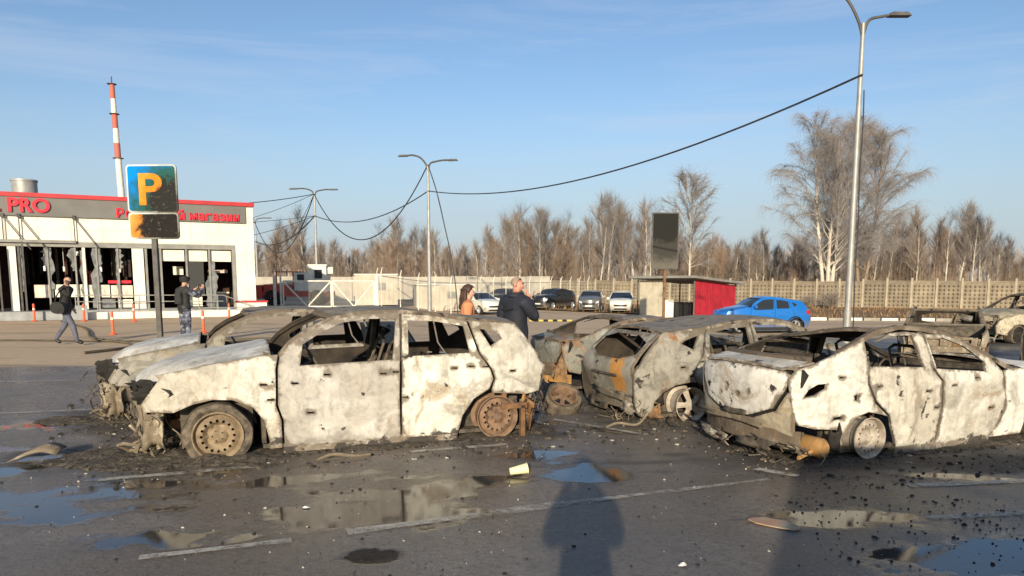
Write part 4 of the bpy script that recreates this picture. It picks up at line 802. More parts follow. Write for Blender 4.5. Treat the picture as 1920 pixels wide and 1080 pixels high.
def inset(poly, d):
    n = len(poly); A = sum(poly[i][0] * poly[(i + 1) % n][1] - poly[(i + 1) % n][0] * poly[i][1] for i in range(n)); sg = 1 if A > 0 else -1; out = []
    for i in range(n):
        p, q, r_ = Vector(poly[i - 1]), Vector(poly[i]), Vector(poly[(i + 1) % n]); a, b = (q - p), (r_ - q)
        if a.length < 1e-6 or b.length < 1e-6: out.append(poly[i]); continue
        a.normalize(); b.normalize(); m = Vector((-a.y - b.y, a.x + b.x)) * sg; L_ = m.length
        out.append(tuple(q + m / max(L_, .8) * d * 1.0) if L_ > .3 else poly[i])
    return out
def panel(name, outer, holes, fmap, th, step, mat, parent, smooth=32, inner=None):
    V, Fc = fill2d(outer, holes, step); n = len(V); B = np.array(resample(outer, .03) + [q for h in holes for q in resample(h, .03)]); edge = np.clip(np.min(np.hypot(V[:, None, 0] - B[None, :, 0], V[:, None, 1] - B[None, :, 1]), 1) / .075, 0, 1)
    vo = [fmap(u, w, 0.) for u, w in V]; vi = [fmap(u, w, th) for u, w in V]
    fs = [tuple(map(int, t)) for t in Fc]; cnt = {}
    for a, b, c in fs:
        for x, y in ((a, b), (b, c), (c, a)): cnt[(x, y)] = 1
    rim = [(x, y) for x, y in cnt if (y, x) not in cnt]
    allf = fs + [(c + n, b + n, a + n) for a, b, c in fs] + [(y, x, x + n, y + n) for x, y in rim]
    me = bpy.data.meshes.new(name); me.from_pydata([tuple(p) for p in vo + vi], [], allf)
    at = me.attributes.new('edge', 'FLOAT', 'POINT'); at.data.foreach_set('value', np.concatenate([edge, edge]).astype(np.float32))
    if inner is not None: me.materials.append(mat); me.materials.append(inner); me.polygons.foreach_set('material_index', [0] * len(fs) + [1] * len(fs) + [0] * len(rim))
    bm = bmesh.new(); bm.from_mesh(me); bmesh.ops.recalc_face_normals(bm, faces=bm.faces); bmesh.ops.delete(bm, geom=[q for q in bm.verts if not q.link_faces], context='VERTS'); bm.to_mesh(me); bm.free(); me.update()
    return finish(name, me, mat, parent, smooth)
def interp(tab, x):
    xs = [a for a, b in tab]; ys = [b for a, b in tab]
    if xs[0] > xs[-1]: xs, ys = xs[::-1], ys[::-1]
    return float(np.interp(x, xs, ys))
# side-view outlines (x forward from mid-wheelbase, z up), burnt ride height
HATCH = dict(wb=2.82, hw=.88, z0=.05, zb=.86, tum=.30, xf=2.13, xr=-1.96, kind='hatch', wz=.23, xa=1.2, tf=.20, tr=.20,
    fdoor=[(.825, .955), (.848, .849), (.860, .493), (.812, .338), (.806, .066), (-.354, .064), (-.345, .524), (-.357, .83), (-.400, 1.365), (.029, 1.355), (.314, 1.300), (.569, 1.182), (.732, 1.075)],
    fwin=[(.635, .87), (-.284, .892), (-.354, 1.302), (-.053, 1.307), (.201, 1.272), (.405, 1.186), (.598, 1.07)],
    rdoor=[(-.37, .066), (-.973, .071), (-1.028, .268), (-1.142, .439), (-1.323, .538), (-1.372, .645), (-1.336, .756), (-1.217, .917), (-1.121, 1.254), (-1.082, 1.275), (-.759, 1.328), (-.475, 1.352), (-.418, 1.355), (-.373, .83), (-.361, .524)],
    rwin=[(-.449, .92), (-1.117, .932), (-1.075, 1.211), (-.753, 1.27), (-.475, 1.283)],
    quarter=[(-1.128, 1.275), (-1.135, 1.25), (-1.231, .912), (-1.35, .752), (-1.386, .645), (-1.345, .53), (-1.354, .49), (-1.599, .465), (-1.724, .446), (-1.882, .473), (-1.92, .584), (-1.945, .66), (-1.955, .76), (-1.90, .80), (-1.857, .912), (-1.757, 1.081), (-1.655, 1.226), (-1.436, 1.25)],
    qwin=[(-1.251, 1.179), (-1.357, .991), (-1.483, 1.077), (-1.463, 1.111), (-1.299, 1.172)],
    fender=[(.832, .985), (.858, .849), (.870, .493), (.822, .338), (.82, .058), (.949, .058), (.946, .132), (.991, .35), (1.093, .486), (1.271, .564), (1.435, .574), (1.579, .537), (1.715, .465), (1.924, .479), (1.947, .559), (1.811, .784), (1.836, .823), (1.549, .893), (1.254, .944), (1.057, .977)],
    rail=[(.832, .99), (.73, 1.107), (.567, 1.216), (.312, 1.33), (.028, 1.383), (-.406, 1.393), (-.762, 1.361), (-1.125, 1.300), (-1.436, 1.262), (-1.655, 1.232)],
    hood=[(.86, 1.0), (1.254, .944), (1.549, .893), (1.836, .823), (2.13, .735)], roof=[(.30, 1.335), (.028, 1.385), (-.406, 1.395), (-.762, 1.363), (-1.125, 1.302), (-1.436, 1.264), (-1.655, 1.234)],
    tail=[(.10, -1.86), (.45, -1.93), (.66, -1.99), (.80, -1.985), (.912, -1.92), (1.081, -1.80), (1.226, -1.68)], twin=(.84, 1.16), ashield=(.30, 1.335, .93, .985), sillx=(-.97, .815))
HATCH_FULL = dict(HATCH, quarter=[(-1.128, 1.275), (-1.135, 1.25), (-1.231, .912), (-1.35, .752), (-1.386, .645), (-1.335, .54), (-1.42, .545), (-1.56, .51), (-1.68, .42), (-1.75, .29), (-1.77, .12), (-1.90, .12), (-1.94, .30), (-1.955, .584), (-1.96, .70), (-1.90, .80), (-1.857, .912), (-1.757, 1.081), (-1.655, 1.226), (-1.436, 1.25)],
    fender=HATCH['fender'][:12] + [(1.70, .46), (1.77, .32), (1.79, .12), (1.97, .12), (2.0, .48), (1.96, .60), (1.88, .76), (1.836, .823)] + HATCH['fender'][17:])
SEDAN = dict(wb=2.57, hw=.83, z0=.06, zb=.86, tum=.32, xf=2.08, xr=-2.22, kind='sedan', wz=.21, xa=1.05, tf=.18, tr=.16,
    fdoor=[(-.515, 1.17), (-.47, .836), (-.36, .71), (-.335, .33), (-.375, .075), (.40, .075), (.545, .266), (.573, .444), (.522, .664), (.50, .775), (.33, .915), (0., 1.085), (-.26, 1.165)],
    fwin=[(-.496, 1.141), (-.445, .835), (.26, .776), (.243, .871), (.005, 1.035), (-.264, 1.127)],
    rdoor=[(-.53, 1.175), (-.485, .836), (-.376, .71), (-.351, .33), (-.391, .075), (-.90, .08), (-.935, .152), (-1.055, .413), (-1.225, .555), (-1.325, .728), (-1.292, 1.03), (-1.16, 1.125), (-.952, 1.195), (-.75, 1.205)],
    rwin=[(-1.266, 1.088), (-.952, 1.165), (-.677, 1.163), (-.611, .857), (-1.300, .890), (-1.29, 1.0)],
    quarter=[(-1.300, 1.045), (-1.339, .728), (-1.238, .548), (-1.07, .405), (-1.16, .425), (-1.31, .455), (-1.44, .42), (-1.515, .346), (-1.57, .25), (-1.62, .30), (-1.888, .319), (-2.05, .36), (-2.12, .5), (-2.14, .62), (-2.16, .80), (-2.06, .89), (-1.88, .935), (-1.404, 1.105), (-1.30, 1.14)],
    qwin=None, fender=[(.51, .77), (.532, .664), (.583, .444), (.555, .266), (.42, .075), (.90, .08), (.93, .25), (1.02, .39), (1.16, .47), (1.30, .48), (1.46, .43), (1.58, .31), (1.62, .20), (1.92, .25), (1.98, .45), (1.86, .62), (1.80, .66), (1.45, .725), (1.0, .775), (.68, .80)],
    rail=[(.66, .80), (.345, .945), (0., 1.115), (-.26, 1.19), (-.52, 1.238), (-.815, 1.262), (-1.166, 1.21), (-1.404, 1.12), (-1.62, 1.035)],
    hood=[(.70, .80), (1.0, .78), (1.45, .73), (1.80, .665), (2.08, .575)], roof=[(-.30, 1.20), (-.52, 1.235), (-.815, 1.258), (-1.12, 1.222)],
    tail=[(.12, -2.12), (.34, -2.20), (.6, -2.22), (.80, -2.22), (.90, -2.17)], twin=None, ashield=(-.30, 1.20, .74, .80), sillx=(-.90, .42))
def warp(tp, sx=1, sz=1, dz=0, fk=1., rk=1., **kw):
    hx = tp['wb'] / 2 * 1.0
    def X(x):                                   # overhangs may stretch on their own
        return (x if -hx <= x <= hx else (hx + (x - hx) * fk if x > hx else -hx + (x + hx) * rk)) * sx
    o = dict(tp); f = lambda P: [(X(x), z * sz + dz) for x, z in P] if P else P
    for k in ('fdoor', 'fwin', 'rdoor', 'rwin', 'quarter', 'qwin', 'fender', 'rail', 'hood', 'roof'): o[k] = f(tp[k])
    o['tail'] = [(z * sz + dz, X(x)) for z, x in tp['tail']]
    for k in ('wb', 'xf', 'xr', 'xa'): o[k] = X(tp[k]) if k != 'wb' else tp[k] * sx
    for k in ('z0', 'zb', 'wz'): o[k] = tp[k] * sz + dz
    if tp['twin']: o['twin'] = tuple(z * sz + dz for z in tp['twin'])
    a = tp['ashield']; o['ashield'] = (a[0] * sx, a[1] * sz + dz, a[2] * sx, a[3] * sz + dz); o['sillx'] = tuple(x * sx for x in tp['sillx']); o.update(kw); return o
def Wfun(S, dent=0., seed=0):
    hw, z0, zb, tum, xf, xr, xa = S['hw'], S['z0'], S['zb'], S['tum'], S['xf'], S['xr'], S['xa']; xb = -xa * .95
    def W(x, z):
        s = (min(z, zb) - z0) / (zb - z0); w = hw - .05 * ((s - .6) / .6) ** 2 + .010 * math.exp(-((s - .80) / .05) ** 2) - .010 * math.exp(-((s - .28) / .07) ** 2)
        if z > zb: w -= tum * (z - zb) * (1 + .35 * (z - zb))
        if x > xa: w -= S['tf'] * ((x - xa) / (xf - xa)) ** 2
        if x < xb: w -= S['tr'] * ((xb - x) / (xb - xr)) ** 2.2
        if dent: w += dent * (float(fbm(x * 2.3 + seed, z * 2.6, 3, seed)) - .5) * 2
        return w
    return W
def torus_prof(R0, r1, w, n=10): return [(R0 + (r1 - R0) * (.5 - .5 * math.cos(math.pi * k / n)) if False else 0, 0) for k in range(n)]
def wheel(parent, x, y, z, rr, side, style, rim_m, tyre_m, tyre=None, tw=.20, squash=0., name='wheel', steer=0.):
    """rim disc faces +-y (side); style: steel | spoke"""
    T = Matrix.Translation((x, y, z)) @ Matrix.Rotation(steer, 4, 'Z') @ Matrix.Rotation(-math.pi / 2 * side, 4, 'X')
    if style == 'steel': holes = [[(rr * .66 * math.cos(a) + rr * .065 * math.cos(b), rr * .66 * math.sin(a) + rr * .065 * math.sin(b)) for b in np.arange(0, 6.2, .9)] for a in np.arange(0, 6.2, 6.2832 / 16)] + [[(rr * .22 * math.cos(a) + rr * .035 * math.cos(b), rr * .22 * math.sin(a) + rr * .035 * math.sin(b)) for b in np.arange(0, 6.2, 1.2)] for a in np.arange(0, 6.2, 6.2832 / 5)]
    else: holes = [[(rr * q * math.cos(a + da), rr * q * math.sin(a + da)) for q, da in ((.34, -.22), (.86, -.40), (.90, 0), (.86, .40), (.34, .22))] for a in np.arange(0, 6.2, 6.2832 / 5)]
    outer = [(rr * .93 * math.cos(a), rr * .93 * math.sin(a)) for a in np.linspace(0, 6.2832, 36, endpoint=False)]
    def fm(u, v, o): r = math.hypot(u, v) / rr; hgt = .045 * math.exp(-((r - .66) / .2) ** 2) + (.035 if r < .30 else 0.) - (.03 if .42 < r < .5 else 0) - .012; return T @ Vector((u, v, (hgt if style == 'steel' else .03 - .05 * r) - o - .01))
    e = panel(name, outer, holes, fm, .012, rr * .16, rim_m, parent, 40)
    mb = MB(); d = .17; mb.lathe([(rr * .92, -.04), (rr * .96, .0), (rr * 1.04, .02), (rr * 1.05, .035), (rr * 1.0, .035), (rr * .93, .015), (rr * .86, -.06), (rr * .86, -d), (rr * 1.03, -d - .03), (rr * .9, -d - .03)], 32, T); mb.build('barrel', rim_m, e, 40)
    if tyre:
        mb = MB(); pr = [(rr * 1.0, .012), ((rr + tyre) / 2, .035), (tyre * .97, .02), (tyre, -.03), (tyre, -tw + .05), (tyre * .97, -tw), ((rr + tyre) / 2, -tw - .015), (rr, -tw + .02)]; mb.lathe(pr, 36, T)
        if squash:
            c = Vector((x, y, z)); nv = []
            for p in mb.v:
                q = Vector(p) - c; k = max(0, (-q.z - rr * .9)); zz = q.z + k * .75
                if q.z < -rr * .6: q.y *= 1.0; q = Vector((q.x * (1 + squash * .9 * min(1, k * 9)), q.y + side * .05 * min(1, k * 9), zz))
                q += Vector((float(vnoise(p[0] * 14, p[2] * 14, 3)) - .5, float(vnoise(p[0] * 11, p[2] * 11, 4)) - .5, 0)) * .025; nv.append(tuple(q + c))
            mb.v = nv
        mb.build('tyre', tyre_m, e, 40)
    return e
def crumple(parent, c, size, mat, seed, rot=(0, 0, 0), name='torn_or_dark_sheet'):
    r = random.Random(seed); nx, nz = 5, 5; vs = []; T = Matrix.Translation(c) @ Matrix.Rotation(rot[2], 4, 'Z') @ Matrix.Rotation(rot[1], 4, 'Y') @ Matrix.Rotation(rot[0], 4, 'X')
    for i in range(nx):
        for j in range(nz): u, w = i / (nx - 1) - .5, j / (nz - 1) - .5; e = (abs(u) == .5 or abs(w) == .5); vs.append(T @ Vector((r.gauss(0, .06) * size[1] + .12 * size[1] * math.sin(5 * u + seed), u * size[0] * (1 + (r.gauss(0, .16) if e else 0)), w * size[1] * (1 + (r.gauss(0, .16) if e else 0)))))
    mb = MB(); mb.add(vs, [(i * nz + j, i * nz + j + 1, (i + 1) * nz + j + 1, (i + 1) * nz + j) for i in range(nx - 1) for j in range(nz - 1) if r.random() > .06]); o = mb.build(name, mat, parent, 30); o.modifiers.new('thick', 'SOLIDIFY').thickness = .008; return o
def wires(parent, c, spread, n, mat, seed, name='burnt_wire'):
    r = random.Random(seed); mb = MB()
    for _ in range(n):
        p = Vector(c) + Vector([r.gauss(0, s) for s in spread]); q = p + Vector((r.gauss(0, .08), r.gauss(0, .10), -r.random() * .22)); m = p.lerp(q, .5) + Vector((r.gauss(0, .04), r.gauss(0, .04), 0)); p.z = max(p.z, .02); q.z = max(q.z, .01); m.z = max(m.z, .015); mb.tube(spline([p, m, q], 4), .004 + .006 * r.random(), 5)
    return tag(mb.build(name, mat, parent), kind='stuff')
def car(name, key, S, loc, heading, label, body, roofm, hoodm=None, tailm=None, doorm=None, group=None, intact=False, cat='car', dent=.006, step=.075, seed=1, rims=('steel', 'rim_tan'), tyres=(None, None, None, None), interior=True, skip=(), rr=.215, hood_sink=0., rust_front=True, vis=(1, -1), z=0., lampc=None):
    root = empty(name, (loc[0], loc[1], z), R(heading)); tag(root, label, cat, group)
    W = Wfun(S, 0 if intact else dent, seed); th = .028; hoodm = hoodm or body; tailm = tailm or body; doorm = doorm or body
    sg_ = S.get('farsag', 1.); low_ = lambda y, zz: zz if zz < S['zb'] or sg_ == 1 else zz - (zz - S['zb']) * (1 - sg_) * float(smooth01((y / S['hw'] + .75) / 1.4))     # roof slumped to the far side
    for s in (1, -1):
        fm = lambda x, zz, o, s=s: Vector((x, s * (W(x, zz) - o), low_(s * .6, zz))); fm2 = lambda x, zz, o, s=s: Vector((x, s * (W(x, zz) - .004 - o), low_(s * .6, zz)))
        st = step if s in vis else step * 1.8
        P = lambda nm, poly, holes=[], m=body, f=fm, thk=th: panel(nm, poly if intact or nm == 'roof_rail' else inset(poly, .006), holes, f, thk, st, m, root, 32, None if intact else M['sooty_inner'])
        slots = []
        if not intact: slots = [[(cx - .035, cz - .010), (cx + .035, cz - .006), (cx + .033, cz + .012), (cx - .034, cz + .008)] for cx, cz in S.get('slots', [])]
        ins = lambda poly, k: [q for q in k if inside(np.array([[q[0][0], q[0][1]]]), poly)[0] and not any(inside(np.array([[q[0][0], q[0][1]]]), h)[0] for h in (S['fwin'], S['rwin']))]
        if 'fender' not in skip: P('front_fender', S['fender'], ins(S['fender'], slots))
        if 'fdoor' not in skip: P('front_door', S['fdoor'], [S['fwin']] + ins(S['fdoor'], slots), doorm)
        if 'rdoor' not in skip: P('rear_door', S['rdoor'], [S['rwin']] + ins(S['rdoor'], slots), S.get('rdoorm') or doorm)
        P('quarter_panel', S['quarter'], ([S['qwin']] if S['qwin'] else []) + ins(S['quarter'], slots) + ([] if intact else S.get('burnholes', [])))
        # roof rail with the screen pillar; a strip below the silhouette line
        rl = S['rail']; strip = rl + [(x - .012, zz - .05) if x > .3 else (x, zz - .042) for x, zz in rl[::-1]]
        P('roof_rail', strip, [], roofm if not intact else body, fm2, .05)
        mb = MB(); x0, x1 = S['sillx']; zb_ = S['z0']; mb.box(((x0 + x1) / 2, s * (W(0, zb_ + .02) - .045), zb_ + .005), (x1 - x0, .085, .10)); mb.build('sill', body, root)
        # inner pillar between the doors
        mb = MB(); xp = S['fdoor'][8][0] if S['kind'] == 'hatch' else -.52; zt = interp(rl, xp) - .05; mb.box((xp + .03, s * (W(xp, S['zb']) - .09), (S['z0'] + S['zb']) / 2), (.12, .05, S['zb'] - S['z0'])); p = Vector((xp + .03, s * (W(xp, S['zb']) - .07), S['zb'])); q = Vector((xp, s * (W(xp, zt) - .05), low_(s * .6, zt))); mb.tube([p, q], .035, 6); mb.build('door_pillar', M['char_metal'] if not intact else M['black_plastic'], root)
        if intact:
            for nm, h in (('front_window', S['fwin']), ('rear_window', S['rwin']), ('quarter_window', S['qwin'])):
                if h: panel(nm, h, [], lambda x, zz, o, s=s: Vector((x, s * (W(x, zz) - .012 - o), zz)), .006, .2, M[S.get('glass', 'car_glass')], root)
    # roof
    rt = S['roof']; xs = [a for a, b in rt]; xf0, xr0 = max(xs), min(xs); wr = lambda x: W(x, interp(rt, x)) - .012
    pts = [(x, wr(x)) for x in np.linspace(xf0, xr0, 8)] + [(x, -wr(x)) for x in np.linspace(xr0, xf0, 8)]
    sink = 0 if intact else S.get('sink', .03)
    def rz(x, y, o): k = 1 - (y / wr(x)) ** 2; return Vector((x + .07 * k * ((x - xr0) / (xf0 - xr0)), y, low_(y, interp(rt, x)) + (.045 - sink * math.sin(math.pi * (x - xr0) / (xf0 - xr0)) * 1.6) * k - o + (0 if intact else .02 * (float(fbm(x * 3, y * 3, 3, seed)) - .5))))
    if 'roof' not in skip: panel('roof', pts, [], rz, .03, step * 1.2, roofm, root, 32, None if intact else M['sooty_inner'])
    # hood
    ht = S['hood']; hx0, hx1 = ht[0][0] + .04, S['xf']; wh = lambda x: W(x, interp(ht, x)) - .05; hf = lambda y: hx1 - .10 - .32 * (y / .7) ** 2
    ys_ = np.linspace(-wh(hx1 - .45), wh(hx1 - .45), 9); pts = [(hx0, -wh(hx0))] + [(x, -wh(x)) for x in np.linspace(hx0 + .2, hx1 - .45, 4)] + [(hf(y), y) for y in ys_] + [(x, wh(x)) for x in np.linspace(hx1 - .45, hx0 + .2, 4)] + [(hx0, wh(hx0))]
    if 'hood' not in skip:
        def hz(x, y, o):
            yn = y / max(wh(min(x, hx1 - .45)), .2); k = 1 - yn ** 2; fr = max(0, (x - hf(y) + .34) / .34); return Vector((x, y, interp(ht, x) + .055 * k + .016 + .012 * math.exp(-((abs(yn) - .62) / .1) ** 2) - .13 * fr ** 2.6 - .028 * abs(yn) ** 8 - hood_sink * k * math.sin(math.pi * max(0, min(1, (x - hx0) / (hx1 - hx0)))) - o + (0 if intact else .03 * (float(fbm(x * 2.4, y * 2.4, 3, seed + 5)) - .5))))
        panel('hood', pts, [], hz, .022, step * .95, hoodm, root)
    # tail
    tt = S['tail']; tx = lambda y, zz: interp(tt, zz) + S.get('tcurve', .14) * (abs(y) / .75) ** 2.8; zt0, zt1 = tt[0][0], tt[-1][0]
    yw = lambda zz: W(interp(tt, zz) + .14, zz) - .015
    zz_ = np.linspace(zt0, zt1, 9); outl = [(yw(q), q) for q in zz_] + [(-yw(q), q) for q in zz_[::-1]]
    fe = lambda y, q, o: Vector((tx(y, q) + o + (0 if intact else .012 * (float(fbm(y * 3, q * 3, 3, seed + 2)) - .5)), y, q))
    if S['kind'] == 'hatch':
        w0, w1 = S['twin']; hole = smoothpoly([(yw(w0) - .13, w0), (yw(w1) - .10, w1), (-yw(w1) + .10, w1), (-yw(w0) + .13, w0)])
        zl = zt0 + .32 * (S['zb'] - zt0); gate = [(yw(q) - .05, q) for q in np.linspace(zl, zt1 - .01, 7)] + [(-yw(q) + .05, q) for q in np.linspace(zl, zt1 - .01, 7)[::-1]]
        tg = panel('tailgate', gate, [hole] + ([] if intact else S.get('tailholes', [])), fe, .03, step, tailm, root, 32, None if intact else M['sooty_inner'])
        panel('rear_panel', [(yw(zt0) , zt0), (yw(zl) - .0, zl - .012), (-yw(zl) + .0, zl - .012), (-yw(zt0), zt0)], [], lambda y, q, o: fe(y, q, o + .02), .03, step, tailm, root)
        if intact: panel('rear_screen', hole, [], lambda y, q, o: fe(y, q, o + .01), .006, .2, M['car_glass'], tg)
        else:      # pressed recess and handle bar
            zm = zl + .55 * (w0 - zl); mb = MB(); mb.tube([(fe(y, zm, -.012)) for y in np.linspace(-.36, .30, 8)], .016, 5); mb.build('handle_bar', M['char_metal'], tg)
    else:
        zl = .40 * (S['zb'] / .86); lid = smoothpoly([(.66, .80 * S['zb'] / .86), (.56, .88 * S['zb'] / .86), (-.56, .88 * S['zb'] / .86), (-.66, .80 * S['zb'] / .86), (-.40, zl), (.40, zl)])
        tg = panel('trunk_lid', lid, [] if intact else S.get('tailholes', []), lambda y, q, o: fe(y, q, o - .022), .03, step * .8, hoodm, root)
        holes = [] if intact else [[(sg * a, b) for a, b in ((.50, .70), (.57, .77), (.66, .765), (.68, .70), (.60, .66))] for sg in (1, -1)]
        zc = sum(q for _, q in lid) / len(lid); lidgap = [(y * 1.075, zc + (q - zc) * 1.10) for y, q in lid if True]; lidgap = [(y, min(q, zt1 - .015)) for y, q in lidgap]
        panel('rear_panel', outl, holes + ([] if intact else [lidgap]), lambda y, q, o: fe(y, q, o + .0), .03, step, tailm, root)
        if not intact: panel('lid_gap_backing', [(y * 1.15, zc + (q - zc) * 1.12) for y, q in lid], [], lambda y, q, o: fe(y, min(q, zt1), o + .05), .02, .15, M['char'], root)  # added dark sheet; its colour makes the shade in the lid gap
        dx0, dx1 = interp(tt, zt1), -1.86 * S['wb'] / 2.57; dz0, dz1 = zt1 - .0, interp(S['quarter'][-4:-1][::-1], dx1) if False else zt1 + .04
        dk = [(dx0, -.56), (dx1, -.64), (dx1, .64), (dx0, .56)]
        panel('trunk_deck', dk, [], lambda x, y, o: Vector((x, y, dz0 + .015 + (dz1 - dz0 + .02) * (x - dx0) / (dx1 - dx0) - .03 * (y / .6) ** 2 - o)), .02, step, hoodm, root)
    # screen apertures: header, scuttle, rear hoop
    ax, az, bx, bz = S['ashield']
    def screen(nm, p_top, p_bot, glassm, frame_m, bow=.08):
        (x1, w1, z1), (x0, w0, z0) = p_top, p_bot; n = 9; T_ = [Vector((x1 + bow * (1 - (k) ** 2) * (1 if x0 > x1 else -1), k * w1, low_(k * w1, z1) + .02 * (1 - k * k))) for k in np.linspace(-1, 1, n)]; B_ = [Vector((x0 + bow * 1.6 * (1 - k ** 2) * (1 if x0 > x1 else -1), k * w0, z0 + .01)) for k in np.linspace(-1, 1, n)]
        if intact: mb = MB(); mb.add(T_ + B_, [(i, i + 1, n + i + 1, n + i) for i in range(n - 1)]); mb.build(nm, glassm, root, 60)
        mb = MB(); mb.tube(T_, .022, 5); mb.tube(B_, .03, 5); mb.build(nm + '_frame', frame_m, root)
    screen('windscreen', (ax, wr(ax) - .03, az - .02), (bx, W(bx, bz) - .05, bz - .02), M['car_glass'], roofm if not intact else M['black_plastic'])
    if S['kind'] == 'sedan': q = S['roof'][-1]; dxr = -1.86 * S['wb'] / 2.57; screen('rear_screen', (q[0], wr(q[0]) - .03, q[1] - .01), (dxr, W(dxr, zt1) - .10, zt1 + .05), M['car_glass'], roofm if not intact else M['black_plastic'], .06)
    # floor, bulkhead, wheel wells
    zf = S['z0'] + .03; mb = MB(); mb.box(((S['xr'] + .25 + 1.0) / 2, 0, zf), (1.0 - S['xr'] - .25, 2 * S['hw'] - .2, .04)); mb.box((bx + .06, 0, (zf + bz) / 2), (.04, 2 * S['hw'] - .22, bz - zf - .06))
    for sx in (1, -1):
        for sy in (1, -1): mb.box((sx * S['wb'] / 2, sy * (S['hw'] - .30), zf + .24), (.66, .06, .46))
    mb.build('floor_pan', M['char_metal'] if not intact else M['black_plastic'], root)
    if interior and not intact:
        r = random.Random(seed); sz = S['zb'] / .86
        for sy in (.36, -.36):       # seat frames
            mb = MB(); x0 = .02 * sz; b = [(x0 - .18, sy - .2, zf + .22), (x0 - .42, sy - .19, .98 * sz), (x0 - .44, sy - .1, 1.03 * sz), (x0 - .44, sy + .1, 1.03 * sz), (x0 - .42, sy + .19, .98 * sz), (x0 - .18, sy + .2, zf + .22)]
            mb.tube(b, .018, 6); mb.tube([(x0 - .18, sy - .2, zf + .22), (x0 + .30, sy - .21, zf + .24), (x0 + .33, sy + .21, zf + .24), (x0 - .18, sy + .2, zf + .22)], .02, 6)
            for k in range(6): zz = zf + .28 + k * .11; xx = x0 - .18 - .24 * (zz - zf - .22) / (.98 * sz - zf - .22); mb.tube([(xx, sy - .19, zz), (xx + .02 * r.random(), sy, zz + .02 * r.random()), (xx, sy + .19, zz)], .006, 4)
            for k in range(7): yy = sy - .17 + .057 * k; mb.tube([(x0 - .18, yy, zf + .22), (x0 + .1, yy + .02 * r.gauss(0, 1), zf + .2), (x0 + .31, yy, zf + .24)], .006, 4)
            mb.tube([(x0 - .44, sy - .05, 1.03 * sz), (x0 - .46, sy - .06, 1.13 * sz), (x0 - .46, sy + .06, 1.13 * sz), (x0 - .44, sy + .05, 1.03 * sz)], .01, 5); mb.build('seat_frame', M['char_metal'], root)
        xs_ = (-1.15 if S['kind'] == 'hatch' else -1.22) * S['wb'] / 2.7; mb = MB(); mb.add([(xs_ + .15, -.6, zf + .2), (xs_ + .15, .6, zf + .2), (xs_ - .04, .58, .70 * sz), (xs_ - .04, -.58, .70 * sz)], [(0, 1, 2, 3)]); mb.tube([(xs_ + .13, -.6, zf + .2), (xs_ - .06, -.6, .72 * sz), (xs_ - .06, .6, .72 * sz), (xs_ + .13, .6, zf + .2)], .02, 6); mb.build('rear_seat_back', M['rust'] if rust_front else M['char_metal'], root)
        mb = MB(); mb.tube([(bx - .12, -S['hw'] + .16, bz - .16), (bx - .16, 0, bz - .14), (bx - .12, S['hw'] - .16, bz - .16)], .035, 7); mb.box((bx - .1, 0, bz - .35), (.16, .30, .34)); mb.box((bx - .02, 0, bz - .13), (.22, 1.3, .05))
        mb.build('dash_beam', M['char_metal'], root)
        mb = MB(); T = Matrix.Translation((bx - .48, .36, bz - .12)) @ Matrix.Rotation(R(-62), 4, 'Y'); mb.lathe([(.175 + .012 * math.cos(k), .012 * math.sin(k)) for k in np.arange(0, 6.2, 1.05)], 24, T, closed=True); mb.tube([T @ Vector((-.17, 0, 0)), T @ Vector((.17, 0, 0))], .01, 5); mb.tube([T @ Vector((0, 0, 0)), (bx - .1, .36, bz - .3)], .02, 6); mb.build('steering_wheel', M['char_metal'], root)
    if not intact and 'front' not in skip:
        r = random.Random(seed + 3); sz = S['zb'] / .86; xf = S['xf'] - .33; mb = MB()      # stripped nose: engine block, radiator frame, beams
        mb.box((xf - .30, .05, .45 * sz), (.45, .62, .40)); mb.box((xf - .28, -.05, .66 * sz), (.30, .46, .12)); mb.tube([(xf - .1, -.3, .62 * sz), (xf - .25, .05, .72 * sz), (xf - .1, .32, .60 * sz)], .045, 7); mb.lathe([(.0, 0), (.11, 0), (.11, .07), (0, .07)], 14, Matrix.Translation((xf - .05, .28, .5 * sz)) @ Matrix.Rotation(R(90), 4, 'Y'))
        for k in range(14): mb.box((xf - .45 + .4 * r.random(), r.uniform(-.5, .5), (.3 + .4 * r.random()) * sz), (.08 + .1 * r.random(), .08 + .12 * r.random(), .06 + .1 * r.random()), r.random())
        mb.build('engine', M['rust'] if rust_front else M['char_metal'], root)
        mb = MB(); xq = xf + .02
        for y0, y1, z0_, z1_ in ((-.58, .58, .66, .72), (-.58, .58, .22, .28), (-.60, -.50, .2, .72), (.50, .60, .2, .72), (-.04, .04, .25, .70)): mb.box((xq, (y0 + y1) / 2, (z0_ + z1_) / 2 * sz), (.05, y1 - y0, (z1_ - z0_) * sz))
        mb.box((xq - .03, 0, .46 * sz), (.02, .92, .36 * sz)); mb.build('radiator_frame', M['burnt_tan'], root)
        mb = MB(); n = 9; A_ = [Vector((xq + .16 - .20 * k * k, k * .66, .42 * sz)) for k in np.linspace(-1, 1, n)]
        for dz, dx in ((0, 0),): vs_ = sum([[p + Vector((-.03, 0, -.06)), p + Vector((.03, 0, -.055)), p + Vector((.03, 0, .055)), p + Vector((-.03, 0, .06))] for p in A_], []); mb.add(vs_, [(4 * i + j, 4 * i + (j + 1) % 4, 4 * i + 4 + (j + 1) % 4, 4 * i + 4 + j) for i in range(n - 1) for j in range(4)] + [(0, 1, 2, 3), tuple(4 * (n - 1) + j for j in (3, 2, 1, 0))])
        mb.build('bumper_beam', M['burnt_cream'] if not rust_front else M['burnt_tan'], root)
